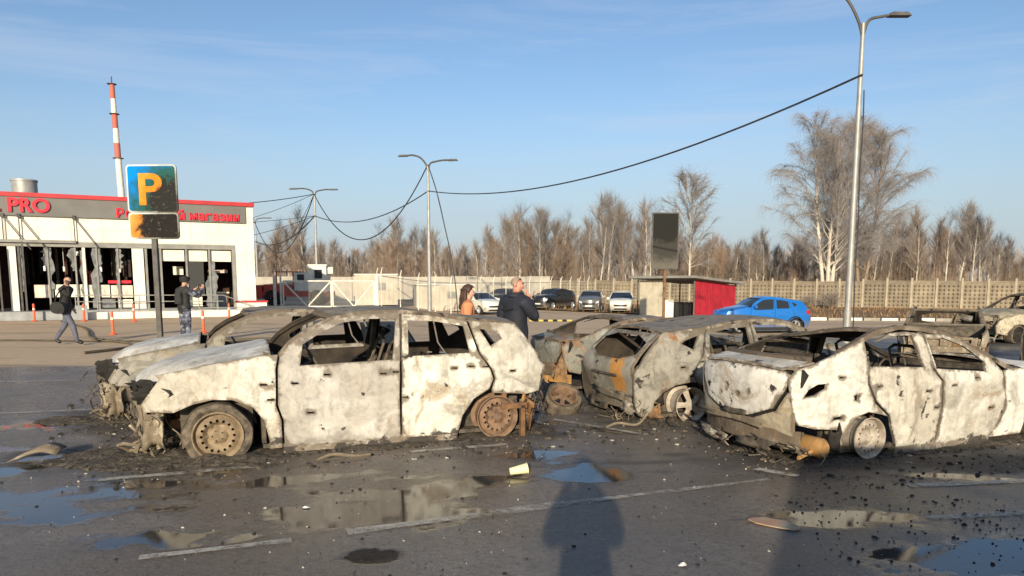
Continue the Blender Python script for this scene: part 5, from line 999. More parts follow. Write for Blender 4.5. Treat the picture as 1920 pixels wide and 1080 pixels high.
        for sy in (1, -1):            # lamp brackets and hanging strips at the corners
            mb = MB(); y = sy * .62
            mb.tube([(xq + .02, y, .68 * sz), (xq + .10, y * 1.03, .50 * sz), (xq + .08, y * 1.06, .30 * sz), (xq + .16, y * 1.0, .08)], .022, 6); mb.tube([(xq - .12, y * 1.12, .55 * sz), (xq + .0, y * 1.14, .36 * sz), (xq - .05, y * 1.12, .12)], .03, 6)
            mb.box((xq + .03, y * .92, .50 * sz), (.04, .16, .30), .2); mb.box((xq - .02, y * 1.13, .37 * sz), (.16, .03, .16)); mb.tube([(xq + .10, y, .14), (xq + .26, y * .96, .17), (xq + .32, y * .82, .14), (xq + .24, y * .72, .07), (xq + .10, y * .75, .07), (xq + .08, y * .95, .06)], .017, 6)
            for k in range(8): p = Vector((xq + r.uniform(-.1, .15), y * r.uniform(.7, 1.1), r.uniform(.05, .6) * sz)); mb.tube([p, p + Vector((r.gauss(0, .07), r.gauss(0, .07), r.gauss(-.05, .08)))], .012, 5)
            mb.build('lamp_bracket', M['burnt_tan'] if rust_front else M['char_metal'], root)
    if not intact and 'rear' not in skip:
        sz = S['zb'] / .86; mb = MB(); n = 9; xq = interp(tt, .25 * sz) - .03; A_ = [Vector((xq + .17 * k * k, k * (S['hw'] - .14), .24 * sz)) for k in np.linspace(-1, 1, n)]
        vs_ = sum([[p + Vector((-.04, 0, -.07)), p + Vector((.03, 0, -.075)), p + Vector((.03, 0, .06)), p + Vector((-.04, 0, .065))] for p in A_], []); mb.add(vs_, [(4 * i + j, 4 * i + (j + 1) % 4, 4 * i + 4 + (j + 1) % 4, 4 * i + 4 + j) for i in range(n - 1) for j in range(4)] + [(0, 1, 2, 3), tuple(4 * (n - 1) + j for j in (3, 2, 1, 0))])
        mb.build('rear_beam', S.get('beamm') or M['burnt_tan'], root, 40)
        mb = MB(); mb.lathe([(0, -.20), (.07, -.20), (.095, -.17), (.095, .17), (.07, .20), (0, .20)], 14, Matrix.Translation((S['xr'] + .38, S.get('muf', .3), .15)) @ Matrix.Rotation(R(90), 4, 'X') @ Matrix.Scale(.8, 4, (1, 0, 0))); mb.tube([(S['xr'] + .3, S.get('muf', .3) * 1.2, .12), (S['xr'] + .12, S.get('muf', .3) * 1.25, .08)], .02, 7); mb.build('muffler', M['orange_rust'], root, 40)
    wy = S['hw'] - .035; k = 0
    for sx in (1, -1):
        for sy in (1, -1):
            ty = tyres[k]; k += 1
            wheel(root, sx * S['wb'] / 2, sy * wy, S['wz'] if not intact else S['wz'], rr, sy, rims[0], M[rims[1] if sx > 0 or len(rims) < 3 else rims[2]], M['dead_tyre'] if not intact else M['tyre'], ty, .21, 0 if intact else .6)
    if intact:
        xf = S['xf']; sz = S['zb'] / .98
        # nose: a face panel, lamps, grille, bumper
        zn0, zn1 = S['z0'] + .02, interp(ht, hx1 - .1) + .0; fx = lambda y, q: hf(y) + .03 + .05 * math.sin(math.pi * max(0, min(1, (q - zn0) / (zn1 - zn0)))); wn_ = lambda q: W(hx1 - .32, q) - .01
        fz = lambda y, q, o: Vector((hx1 - .07 - .36 * (abs(y) / .75) ** 2.4 + .05 * math.sin(math.pi * (q - zn0) / (zn1 - zn0)) - o, y, q))
        nz = np.linspace(zn0, zn1, 6); panel('front_bumper', [(wn_(q), q) for q in nz] + [(-wn_(q), q) for q in nz[::-1]], [], fz, .05, .12, body, root)
        hh = zn1 - zn0
        panel('grille', [(-.42, zn0 + hh * .50), (.42, zn0 + hh * .50), (.50, zn0 + hh * .72), (-.50, zn0 + hh * .72)], [], lambda y, q, o: fz(y, q, o - .02), .02, .2, M['black_plastic'], root); panel('air_intake', [(-.5, zn0 + hh * .08), (.5, zn0 + hh * .08), (.42, zn0 + hh * .27), (-.42, zn0 + hh * .27)], [], lambda y, q, o: fz(y, q, o - .02), .02, .2, M['black_plastic'], root)
        panel('number_plate', [(-.26, zn0 + hh * .33), (.26, zn0 + hh * .33), (.26, zn0 + hh * .46), (-.26, zn0 + hh * .46)], [], lambda y, q, o: fz(y, q, o - .03), .02, .2, M['plate'], root)
        panel('rear_plate', [(-.26, zt0 + .30), (.26, zt0 + .30), (.26, zt0 + .41), (-.26, zt0 + .41)], [], lambda y, q, o: fe(y, q, o - .02), .02, .2, M['plate'], root)
        for sy in (1, -1):
            panel('headlight', [(sy * .50, zn0 + hh * .66), (sy * .74, zn0 + hh * .74), (sy * .74, zn0 + hh * .95), (sy * .52, zn0 + hh * .82)], [], lambda y, q, o: fz(y, q, o - .025), .03, .1, M['lamp_clear'], root)
            panel('tail_light', [(sy * .48, S['zb'] * .80), (sy * .70, S['zb'] * .78), (sy * .72, S['zb'] * .98), (sy * .52, S['zb'] * .95)], [], lambda y, q, o: fe(y, q, o - .035), .06, .1, M['lamp_red'], root)
            panel('side_tail_light', [(S['xr'] + .06, S['zb'] * .80), (S['xr'] + .22, S['zb'] * .84), (S['xr'] + .28, S['zb'] * .97), (S['xr'] + .12, S['zb'] * .95)], [], lambda x, q, o: Vector((x, sy * (W(x, q) + .012 - o), q)), .03, .1, M['lamp_red'], root)
            mb = MB(); mb.box((S['ashield'][2] - .22, sy * (S['hw'] + .08), S['ashield'][3] + .03), (.10, .18, .12), 0, taper=.8); mb.build('wing_mirror', body, root)
            if S.get('clad'):
                for sx in (1, -1):
                    mb = MB(); c = sx * S['wb'] / 2; arc = [(c + .40 * math.cos(a), S['wz'] + .40 * math.sin(a)) for a in np.linspace(-.15, math.pi + .15, 14)]; mb.tube([(x, sy * (W(x, q) - .0), q) for x, q in arc], .03, 5); mb.build('arch_trim', M['black_plastic'], root)
            mb = MB(); mb.box((0, sy * (S['hw'] - .03), S['z0'] + .05), (S['sillx'][1] - S['sillx'][0] + .3, .06, .14)); mb.build('sill_trim', M['black_plastic'], root)
            for xh in (-.22, -.98): mb = MB(); mb.box((xh * S['wb'] / 2.7, sy * (W(xh, S['zb'] * .9) + .015), S['zb'] * .90), (.18, .03, .035)); mb.build('door_handle', body, root)
    return root
M['sooty_inner'] = plain('sooty_inner', (.06, .047, .033), (.022, .018, .015), 5, .9, bump=.3)
# ------------------------------------------------------------------ the burnt cars
SLOTS_A = [(.81 + .08, .66), (.64 + .05, .70), (.38, .77), (-.18, .755), (-.40 + .09, .765), (-.93, .78), (-1.12, .79), (-1.28, .78), (-.40, .50), (.55, .40), (-1.60, .72), (.98, .70), (.92, .55)]
Sa = warp(HATCH, fk=1.22, rk=1.14, tr=.14, tf=.17, slots=SLOTS_A, burnholes=[], muf=-.35, rdoorm=burnt('burnt_door_swirl', light=(.70, .67, .57), grey=(.36, .34, .29), seed=83, band=5, scale=1.2, zthr=.40, greyamt=.56, sootamt=.64, rustamt=.70, low=.12))
cA = car('burnt_hatchback', 'A', Sa, CARS['A'][:2], CARS['A'][2], 'fire-gutted pale hatchback nearest the camera, white ash swirls, one deflated tyre', M['burnt_white'], M['burnt_roof'], M['hood_ash'], M['burnt_white'], burnt('burnt_door_grey', light=(.55, .52, .465), grey=(.30, .28, .25), brown=(.30, .24, .17), seed=71, band=3.5, zthr=.46, greyamt=.49, sootamt=.66, rustamt=.70, low=.10), cat='burnt car', step=.06, seed=3, rims=('steel', 'rim_tan', 'rim_rust'), tyres=(.315, .30, None, None), rr=.222, group='burnt-out cars', hood_sink=.02)
Sb = warp(HATCH, sx=.98, sz=.955, tf=.22, slots=[])
cB = car('burnt_hatchback', 'B', Sb, CARS['B'][:2], CARS['B'][2], 'burnt hatchback half hidden behind the pale one, ash-white bonnet showing', M['burnt_grey'], M['burnt_roof'], M['hood_ash'], cat='burnt car', step=.09, seed=6, rims=('steel', 'rim_rust'), tyres=(.30, None, None, None), group='burnt-out cars')
Sc = warp(HATCH_FULL, sx=.925, sz=.87, rk=1.5, hw=.80, tr=.08, tcurve=.07, slots=[(-1.15, .72), (-1.30, .55), (-.62, .60), (-1.42, .66)], muf=-.3, beamm=M['burnt_grey'])
Sc['twin'] = (.74, 1.02)
cC = car('burnt_hatchback', 'C', Sc, CARS['C'][:2], CARS['C'][2], 'grey scorched hatchback with orange rust streaks on its tailgate', M['burnt_grey'], M['burnt_roof'], M['burnt_green'], M['burnt_streak'], cat='burnt car', step=.07, seed=9, rims=('spoke', 'rim_grey'), tyres=(None, .27, None, None), rr=.205, vis=(-1,), group='burnt-out cars')
Sd = warp(SEDAN, sx=1.0, sz=.89, hw=.80, beamm=M['orange_rust'])
cD = car('burnt_sedan', 'D', Sd, CARS['D'][:2], CARS['D'][2], 'rusted greenish burnt sedan wedged behind the grey hatchback', M['burnt_green'], M['burnt_roof'], M['burnt_green'], M['burnt_rust'], cat='burnt car', step=.09, seed=12, rims=('steel', 'rim_rust'), vis=(-1,), group='burnt-out cars')
hole = lambda cx, cz, r, n=7, sd=0: [(cx + r * (.6 + .6 * random.Random(sd + k).random()) * math.cos(6.283 * k / n), cz + r * (.6 + .6 * random.Random(sd + 9 + k).random()) * math.sin(6.283 * k / n)) for k in range(n)]
Se = warp(SEDAN, hw=.80, slots=[(-1.20, .70), (-1.62, .80), (-.20, .66), (.36, .40), (-.55, .62), (-.42, .45), (.12, .72), (-1.46, .62)], muf=-.60, beamm=M['burnt_roof'], farsag=.66, sink=.06,
          burnholes=[[(-2.02, .62), (-1.98, .70), (-1.88, .745), (-1.78, .75), (-1.80, .70), (-1.90, .645)], [(-1.72, .40), (-1.60, .41), (-1.60, .44), (-1.70, .43)], hole(-1.46, .60, .035, 7, 4)], tailholes=[hole(.12, .66, .03, 7, 1), hole(-.05, .60, .022, 7, 2), hole(.22, .57, .02, 6, 3), hole(-.2, .64, .02, 6, 7)], rdoorm=M['burnt_grey'])
Se['rdoorm'] = burnt('burnt_white_blotched', light=(.70, .66, .56), grey=(.30, .28, .25), brown=(.22, .17, .12), seed=33, band=4, scale=1.0, greyamt=.41, sootamt=.60, rustamt=.70, low=.10)
cE = car('burnt_sedan', 'E', Se, CARS['E'][:2], CARS['E'][2], 'burnt white sedan seen from behind, sunk on bare steel rims', M['burnt_cream'], M['burnt_roof'], burnt('burnt_lid', light=(.77, .735, .645), grey=(.45, .42, .37), seed=61, band=1.8, zthr=.60, greyamt=.62, sootamt=.60, rustamt=.70), M['burnt_tan'], cat='burnt car', step=.055, seed=17, rims=('steel', 'rim_grey', 'rim_grey'), tyres=(None, .25, None, None), rr=.19, vis=(-1,), group='burnt-out cars')
Sf = warp(HATCH, sx=.92, sz=.80, hw=.80, sink=.0)
car('burnt_hatchback', 'F', Sf, CARS['F'][:2], CARS['F'][2], 'rusty burnt car facing the camera with an empty windscreen frame', M['burnt_tan'], M['burnt_grey'], M['burnt_tan'], M['burnt_rust'], cat='burnt car', step=.10, seed=21, rims=('steel', 'rim_rust'), skip=('hood', 'roof'), interior=False, group='burnt-out cars')
Sg = warp(SEDAN, sx=1.02, sz=1.06)
car('burnt_sedan', 'G', Sg, CARS['G'][:2], CARS['G'][2], 'tan burnt car at the frame edge with a black hollow wheel arch', M['burnt_tan'], M['burnt_roof'], M['burnt_tan'], cat='burnt car', step=.10, seed=25, rims=('steel', 'char'), tyres=(.28, .28, None, None), group='burnt-out cars')
Sh = warp(HATCH_FULL, sx=.9, sz=.95, hw=.80)
car('burnt_hatchback', 'H', Sh, CARS['H'][:2], CARS['H'][2], 'grey burnt car corner cut off by the frame edge past the white sedan', M['burnt_grey'], M['burnt_roof'], cat='burnt car', step=.11, seed=29, rims=('steel', 'rim_rust'), group='burnt-out cars')
for cr_, sd in ((cA, 1), (cB, 2)):              # torn nose of the two hatchbacks
    for k, (c, sz_, mt, ro) in enumerate([((2.02, .10, .60), (.55, .16), 'burnt_white', (0, .1, .1)), ((2.0, .12, .36), (.40, .24), 'burnt_white', (.1, -.1, .2)), ((1.96, .50, .42), (.22, .34), 'char_metal', (0, .2, .6)), ((1.93, .66, .34), (.14, .40), 'burnt_tan', (.1, .05, .5)), ((1.83, .76, .60), (.30, .16), 'char', (.1, .5, 1.2)), ((1.84, .78, .28), (.16, .28), 'burnt_tan', (0, .1, 1.45)), ((1.93, .66, .70), (.30, .14), 'char', (.2, .2, .9)), ((1.97, .55, .66), (.26, .16), 'char', (.1, .3, .6)), ((2.02, -.35, .45), (.5, .3), 'char_metal', (0, .1, -.2)), ((2.06, -.1, .20), (.6, .14), 'burnt_tan', (0, .3, .1)), ((1.9, .35, .66), (.5, .12), 'char', (0, .8, .2)), ((2.03, .38, .52), (.2, .2), 'char_metal', (.3, .1, .3))]):  # upper char sheets stand in for the dark hollow of the lamp opening
        crumple(cr_, (c[0] + (.12 if sd == 1 else 0), c[1], c[2]), sz_, M[mt], 50 * sd + k, ro)
    wires(cr_, (1.98, .35, .35), (.10, .28, .16), 40, M['char_metal'], sd); wires(cr_, (1.95, .55, .22), (.10, .15, .1), 16, M['burnt_tan'], sd + 5)
for k, (c, sz_, mt, ro) in enumerate([((-1.83, .66, .34), (.30, .26), 'orange_rust', (0, .1, -.3)), ((-1.90, .55, .50), (.34, .18), 'char_metal', (0, .1, -.4)), ((-1.95, .30, .22), (.6, .16), 'burnt_tan', (0, 0, 0)), ((-1.84, .78, .22), (.14, .30), 'rust', (0, 0, -.6)), ((-1.96, .72, .62), (.08, .30), 'char_metal', (.1, 0, -.7))]): crumple(cA, c, sz_, M[mt], 200 + k, ro)
wires(cA, (-1.90, .6, .30), (.06, .2, .12), 22, M['char_metal'], 7)
for k, (c, sz_, mt, ro) in enumerate([((-2.06, -.1, .30), (.9, .10), 'burnt_grey', (0, .1, 0)), ((-1.98, -.60, .16), (.4, .12), 'burnt_cream', (.1, .4, .2)), ((-2.05, .2, .13), (.5, .12), 'char_metal', (0, .2, 0)), ((-1.80, -.70, .15), (.3, .16), 'rust', (0, .2, .6)), ((-1.7, -.72, .30), (.12, .16), 'char', (0, 0, 1.3))]): crumple(cC, c, sz_, M[mt], 220 + k, ro)
wires(cC, (-1.95, -.45, .18), (.08, .3, .08), 24, M['burnt_tan'], 9)
for k, (c, sz_, mt, ro) in enumerate([((-2.26, .0, .355), (.95, .07), 'burnt_tan', (0, .1, 0)), ((-2.24, -.30, .15), (.5, .10), 'char_metal', (0, .2, 0)), ((-2.2, .35, .12), (.5, .08), 'burnt_cream', (.1, .2, -.1)), ((-2.29, -.05, .425), (.34, .05), 'char_metal', (0, .1, 0)), ((-1.66, -.74, .22), (.10, .26), 'char', (0, 0, 1.4))]): crumple(cE, c, sz_, M[mt], 240 + k, ro)  # narrow dark strip below the lid stands in for the plate recess
wires(cE, (-2.15, -.4, .16), (.06, .4, .07), 30, M['char_metal'], 11)
for k, (c, sz_, mt, ro) in enumerate([((-2.26, .25, .40), (.35, .30), 'burnt_rust', (0, 0, 0)), ((-2.24, -.25, .33), (.5, .2), 'burnt_green', (0, 0, 0)), ((-2.27, .1, .18), (.9, .1), 'orange_rust', (0, .1, 0))]): crumple(cD, c, sz_, M[mt], 260 + k, ro)
# loose wheel and rusty bits lying behind the rust-streaked hatchback
lw = empty('loose_wheel', (.66, 9.55, .13), R(-30)); tag(lw, 'scorched loose wheel lying tilted between the hatchbacks', 'wheel'); wheel(lw, 0, 0, 0, .17, -1, 'spoke', M['rim_rust'], M['dead_tyre'], .25, .17, 0, 'rim'); lw.rotation_euler = (R(-52), 0, R(12)); lw.location.z = .2
rp = empty('fallen_bumper_bar', (.02, 8.05, 0), R(21)); tag(rp, 'rusty bracket standing on asphalt behind the pale hatchback tail', 'scrap'); mb = MB(); mb.box((.10, 0, .17), (.05, .05, .34)); mb.box((0, .0, .34), (.30, .05, .06)); mb.box((-.10, .05, .28), (.05, .05, .5)); mb.build('bracket', M['rust'], rp)
for (x, y, rz, ln, lab) in [(1.35, 8.55, .3, .55, 'thin bent pipe hanging to the ground from the grey hatchback'), (-1.6, 6.98, .35, .5, 'charred strip lying under the pale hatchback doors'), (2.25, 8.3, .5, .3, 'pale sheet scrap below the grey hatchback')]:
    mb = MB(); mb.tube(spline([(-ln / 2, 0, .015), (-ln * .2, .03, .05), (ln * .2, -.02, .03), (ln / 2, .03, .16 if 'pipe' in lab else .02)], 5), .016, 6); o = mb.build('bent_strip', M['burnt_tan'], smooth=40); o.location = (x, y, 0); o.rotation_euler = (0, 0, rz); tag(o, lab, 'scrap')
# ------------------------------------------------------------------ intact parked cars (ride height restored)
INT = dict(dz=.10)
Sbl = warp(HATCH_FULL, sx=.92, sz=1.07, dz=.10, fk=1.28, rk=1.6, hw=.86, clad=True, glass='car_glass'); Sbl['wz'] = .33
car('crossover_car', 'blue', Sbl, (11.2, 33.9), 188, 'bright blue crossover parked beside the red shelter', M['paint_blue'], M['paint_blue'], intact=True, cat='car', step=.10, rims=('spoke', 'alloy'), tyres=(.325,) * 4, rr=.225, z=-.65, interior=False)
Sw = warp(SEDAN, sx=1.0, sz=1.10, dz=.12, fk=1.05, hw=.86); Sw['wz'] = .31
car('parked_sedan', 'white', Sw, (8.0, 54.9), -100, 'clean white sedan parked by the pale shelter panels', M['paint_white'], M['paint_white'], intact=True, step=.14, rims=('spoke', 'alloy'), tyres=(.31,) * 4, rr=.21, z=-.65, interior=False)
Sgy = warp(HATCH_FULL, sx=.93, sz=1.03, dz=.10, fk=1.2, rk=1.5, hw=.88); Sgy['wz'] = .32
car('parked_hatchback', 'grey', Sgy, (6.05, 57.0), -102, 'dark grey hatchback parked beside the clean white sedan', M['paint_grey'], M['paint_grey'], intact=True, step=.14, rims=('spoke', 'alloy'), tyres=(.32,) * 4, rr=.21, z=-.65, interior=False)
Ssu = warp(HATCH_FULL, sx=.98, sz=1.10, dz=.12, fk=1.15, rk=1.5, hw=.94); Ssu['wz'] = .34
car('parked_suv', 'black', Ssu, (3.35, 60.7), -128, 'black sport utility car parked behind the standing man', M['paint_black'], M['paint_black'], intact=True, step=.14, rims=('spoke', 'alloy'), tyres=(.34,) * 4, rr=.23, z=-.65, interior=False)
car('parked_suv', 'black2', Ssu, (-.6, 61.5), -122, 'dark car mostly hidden behind the standing man', M['paint_black'], M['paint_black'], intact=True, step=.16, rims=('spoke', 'alloy'), tyres=(.34,) * 4, rr=.23, z=-.65, interior=False)
car('parked_sedan', 'white2', Sw, (-2.1, 52.5), -62, 'white car parked between the woman and the standing man', M['paint_white'], M['paint_white'], intact=True, step=.16, rims=('spoke', 'alloy'), tyres=(.31,) * 4, rr=.21, z=-.65, interior=False)
# ------------------------------------------------------------------ people
M['skin'] = plain('skin', (.52, .30, .21), (.44, .24, .16), 8, .55); M['skin_red'] = plain('skin_red', (.55, .27, .19), (.48, .21, .15), 8, .55)
M['jacket_black'] = plain('jacket_black', (.022, .021, .02), (.012, .012, .012), 7, .8, bump=.4); M['jacket_navy'] = plain('jacket_navy', (.020, .023, .034), (.011, .012, .018), 5, .75, bump=.5)
M['trousers_grey'] = plain('trousers_grey', (.12, .125, .16), (.075, .08, .105), 6, .85, bump=.3); M['trousers_dark'] = plain('trousers_dark', (.03, .032, .04), (.02, .02, .026), 6, .85); M['coat_orange'] = plain('coat_orange', (.56, .235, .11), (.45, .175, .08), 3, .9, bump=.4)
M['shoe'] = plain('shoe', (.02, .02, .02), (.012, .012, .012), 8, .5); M['hair_brown'] = plain('hair_brown', (.085, .045, .03), (.04, .022, .015), 14, .6, bump=.5); M['hair_grey'] = plain('hair_grey', (.34, .25, .18), (.26, .18, .13), 20, .8)
t = NT('camo'); n1 = t.noise(11, 2, .5); M['camo'] = t.set(col=t.mix(t.rng(n1, .50, .53), t.mix(t.rng(t.noise(13, 2, .5, off=4), .47, .50), (.22, .23, .27), (.09, .10, .15)), (.035, .037, .055)), rough=.85)
M['vest'] = plain('vest', (.035, .034, .034), (.018, .018, .018), 9, .8, bump=.5); M['eye_dark'] = plain('eye_dark', (.02, .015, .012), (.015, .01, .01), 9, .3); M['lip'] = plain('lip', (.36, .14, .11), (.3, .11, .09), 9, .5)
def finger_dirs(d, side, curl):
    return d
def person(loc, rz, label, J, mats, hgt=1.78, bulk=1.0, group=None, hands='relaxed'):
    """J overrides joints (metres, facing +y, right side +x); mats: region -> material. One skinned surface."""
    base = dict(pel=(0, 0, .95), sp=(0, -.01, 1.13), ch=(0, 0, 1.33), nb=(0, -.01, 1.475), nk=(0, .01, 1.545), h0=(0, .035, 1.60), h1=(0, .03, 1.68), h2=(0, .01, 1.735),
                sR=(.185, -.01, 1.425), eR=(.25, -.03, 1.15), wR=(.26, .05, .90), pR=(.26, .07, .83), sL=(-.185, -.01, 1.425), eL=(-.25, -.03, 1.15), wL=(-.26, .05, .90), pL=(-.26, .07, .83),
                hR=(.095, 0, .90), kR=(.105, .02, .50), aR=(.105, -.02, .09), tR=(.12, .13, .035), hL=(-.095, 0, .90), kL=(-.105, .02, .50), aL=(-.105, -.02, .09), tL=(-.12, .13, .035))
    base.update({k: v for k, v in J.items() if k != 'look'}); b = bulk; rad = dict(pel=.150 * b, sp=.150 * b, ch=.165 * b, nb=.095, nk=.060, h0=.072, h1=.098, h2=.075, s=.085 * b, e=.060 * b, w=.046, p=.036, h=.100 * b, k=.075, a=.055, t=.045)
    names = list(base); idx = {k: i for i, k in enumerate(names)}; co = [Vector(base[k]) for k in names]; rr = [rad[k] if k in rad else rad[k[0]] for k in names]
    reg = {}; E_ = [('pel', 'sp', 'top'), ('sp', 'ch', 'top'), ('ch', 'nb', 'top'), ('nb', 'nk', 'skin'), ('nk', 'h0', 'skin'), ('h0', 'h1', 'skin'), ('h1', 'h2', 'skin')]
    for s in 'RL': E_ += [('nb', 's' + s, 'top'), ('s' + s, 'e' + s, 'sleeve'), ('e' + s, 'w' + s, 'sleeve'), ('w' + s, 'p' + s, 'skin'), ('pel', 'h' + s, 'leg'), ('h' + s, 'k' + s, 'leg'), ('k' + s, 'a' + s, 'leg'), ('a' + s, 't' + s, 'shoe')]
    ed = [(idx[a], idx[c]) for a, c, _ in E_]; rg = [g for *_, g in E_]
    def add(p, r, par, g): co.append(Vector(p)); rr.append(r); ed.append((par, len(co) - 1)); rg.append(g); return len(co) - 1
    hd = (co[idx['h1']] - co[idx['h0']]); fwd = Vector(J.get('look', (0, 1, 0))).normalized(); rt = fwd.cross(Vector((0, 0, 1))).normalized()
    add(co[idx['h1']] + fwd * .105 - Vector((0, 0, .035)), .016, idx['h1'], 'skin')                       # nose
    for s in 'RL':                                                                                        # five fingers on each hand
        w, p = co[idx['w' + s]], co[idx['p' + s]]; d = (p - w).normalized(); side = d.cross(Vector((0, 0, 1)));
        if side.length < .1: side = Vector((0, 1, 0))
        side.normalize(); cu = side.cross(d).normalized() * (.5 if hands == 'relaxed' else .9)
        for k, (off, ln) in enumerate(((-.030, .060), (-.010, .072), (.010, .068), (.028, .052))):
            a0 = add(p + d * .035 + side * off, .0105, idx['p' + s], 'skin'); m = add(p + d * (.035 + ln * .5) + side * off + cu * ln * .18, .0098, a0, 'skin'); add(p + d * (.03 + ln * .85) + side * off + cu * ln * .5, .0085, m, 'skin')
        a0 = add(w.lerp(p, .55) + side * -.045 + cu * .02, .012, idx['p' + s], 'skin'); add(w.lerp(p, 1.1) + side * -.062 + cu * .04, .0095, a0, 'skin')
    me = bpy.data.meshes.new('person'); me.from_pydata([tuple(p) for p in co], ed, []); o = bpy.data.objects.new('person_tmp', me); COL.objects.link(o)
    sk = o.modifiers.new('skin', 'SKIN'); sk.use_smooth_shade = True; sk.branch_smoothing = .3
    for i, v in enumerate(me.skin_vertices[0].data): v.radius = (rr[i], rr[i] * (.80 if i in (idx['pel'], idx['sp'], idx['ch']) else 1)); v.use_root = (i == idx['pel'])
    ss = o.modifiers.new('sub', 'SUBSURF'); ss.levels = 2; ss.render_levels = 2
    bpy.context.view_layer.update(); m2 = bpy.data.meshes.new_from_object(o.evaluated_get(bpy.context.evaluated_depsgraph_get())); bpy.data.objects.remove(o)
    order = ['skin', 'top', 'sleeve', 'leg', 'shoe']; m2.materials.clear()
    for g in order: m2.materials.append(mats.get(g) or mats['top'])
    n = len(m2.polygons); C = np.empty(n * 3); m2.polygons.foreach_get('center', C); C = C.reshape(-1, 3); best = np.full(n, 9.); bi = np.zeros(n, int)
    for (a, c), g in zip(ed, rg):
        A, B = np.array(co[a]), np.array(co[c]); d = B - A; tt_ = np.clip(((C - A) @ d) / max(d @ d, 1e-9), 0, 1); q = np.linalg.norm(C - (A + tt_[:, None] * d), axis=1) - (rr[a] + (rr[c] - rr[a]) * tt_) * .9
        k = q < best; best[k] = q[k]; bi[k] = order.index(g)
    hem = mats.get('hem', .86); k = (bi == 3) & (C[:, 2] > hem); bi[k] = 1
    k = (bi == 1) & (C[:, 2] > base['nb'][2] + .055) & (np.abs(C[:, 0] - base['nb'][0]) < .09); bi[k] = 0
    m2.polygons.foreach_set('material_index', bi.astype(np.int32)); m2.polygons.foreach_set('use_smooth', [True] * n); m2.update()
    e = empty('person', loc, rz); e.scale = (hgt / 1.78,) * 3; tag(e, label, 'person', group); ob = bpy.data.objects.new('body', m2); COL.objects.link(ob); ob.parent = e
    hc = co[idx['h1']].lerp(co[idx['h0']], .2); up = Vector((0, 0, 1))
    for sg in (1, -1):
        mb = MB(); mb.lathe([(0, -.009), (.007, -.006), (.010, 0), (.007, .006), (0, .009)], 8, Matrix.Translation(hc + fwd * .083 + rt * .034 * sg + up * .012)); mb.build('eye', M['eye_dark'], e, 60)
        mb = MB(); mb.lathe([(0, -.012), (.018, -.008), (.026, 0), (.018, .008), (0, .012)], 8, Matrix.Translation(hc + rt * .092 * sg - fwd * .005 - up * .012) @ Matrix.Rotation(math.pi / 2, 4, 'Y')); mb.build('ear', mats['skin'], e, 60)
    mb = MB(); mb.box(hc + fwd * .076 - up * .062, (.045, .02, .012), math.atan2(fwd.y, fwd.x) - math.pi / 2); mb.build('mouth', M['lip'], e)
    return e, hc, fwd, rt
def cap(e, hc, r, mat, name='hair', zmin=-.02, sx=1, sy=1.1, sz=1.05, back=.01, fwd=Vector((0, 1, 0)), drop_back=.0, seed=0):
    mb = MB(); n = 16; rows = 8; vs = []
    for i in range(rows + 1):
        a = math.pi / 2 * (1 - i / rows * (1 + .25))
        for j in range(n):
            th = 6.2832 * j / n; d = Vector((math.cos(th) * math.cos(a) * sx, math.sin(th) * math.cos(a) * sy, math.sin(a) * sz)) * r; f = d.normalized().dot(fwd)
            z = max(d.z, zmin if f > .35 else -r * (.55 + drop_back)) ; vs.append(hc + Vector((d.x, d.y, z)) - fwd * back + Vector((0, 0, .03)) + d * .06 * (float(vnoise(th * 3, i * 2., seed)) - .5))
    mb.add(vs, [(i * n + j, i * n + (j + 1) % n, (i + 1) * n + (j + 1) % n, (i + 1) * n + j) for i in range(rows) for j in range(n)] + [tuple(range(n))]); return mb.build(name, mat, e, 60)
# walking man, phone at his ear
W_ = dict(kR=(.105, .22, .50), aR=(.10, .30, .09), tR=(.11, .46, .05), kL=(-.10, -.10, .50), aL=(-.10, -.38, .12), tL=(-.11, -.24, .035), sp=(0, .0, 1.13), ch=(0, .04, 1.33), nb=(0, .05, 1.47), nk=(0, .07, 1.54), h0=(0, .09, 1.60), h1=(0, .09, 1.68), h2=(0, .07, 1.735),
          sR=(.18, .04, 1.42), eR=(.22, .24, 1.24), wR=(.13, .17, 1.47), pR=(.115, .13, 1.55), sL=(-.18, .04, 1.42), eL=(-.24, -.10, 1.16), wL=(-.24, .05, .93), pL=(-.24, .08, .86))
e, hc, fw, rt = person((-11.78, 19.76, 0), R(-90), 'bald man in black jacket walking past the shop, phone at his ear', W_, dict(skin=M['skin'], top=M['jacket_black'], leg=M['trousers_grey'], shoe=M['shoe'], hem=.84), 1.83, 1.12)
mb = MB(); mb.box((.125, .155, 1.585), (.015, .05, .13), .1); mb.build('phone', M['black_plastic'], e)
bg = empty('shoulder_bag', (-11.79, 19.5, .86), 0); tag(bg, 'black shoulder bag hanging at the walking man’s hip', 'bag'); mb = MB()
mb.prism(smoothpoly([(-.19, .02), (-.17, .24), (.0, .29), (.17, .22), (.2, .0), (.0, -.05)], it=2), -.10, .08, 'y'); mb.build('bag_body', M['jacket_black'], bg, 40); mb = MB(); mb.tube(spline([(-.10, -.04, .24), (.02, -.06, .48), (.16, .0, .66), (.22, .12, .64), (.20, .22, .45)], 5), .016, 5); mb.build('strap', M['jacket_black'], bg)
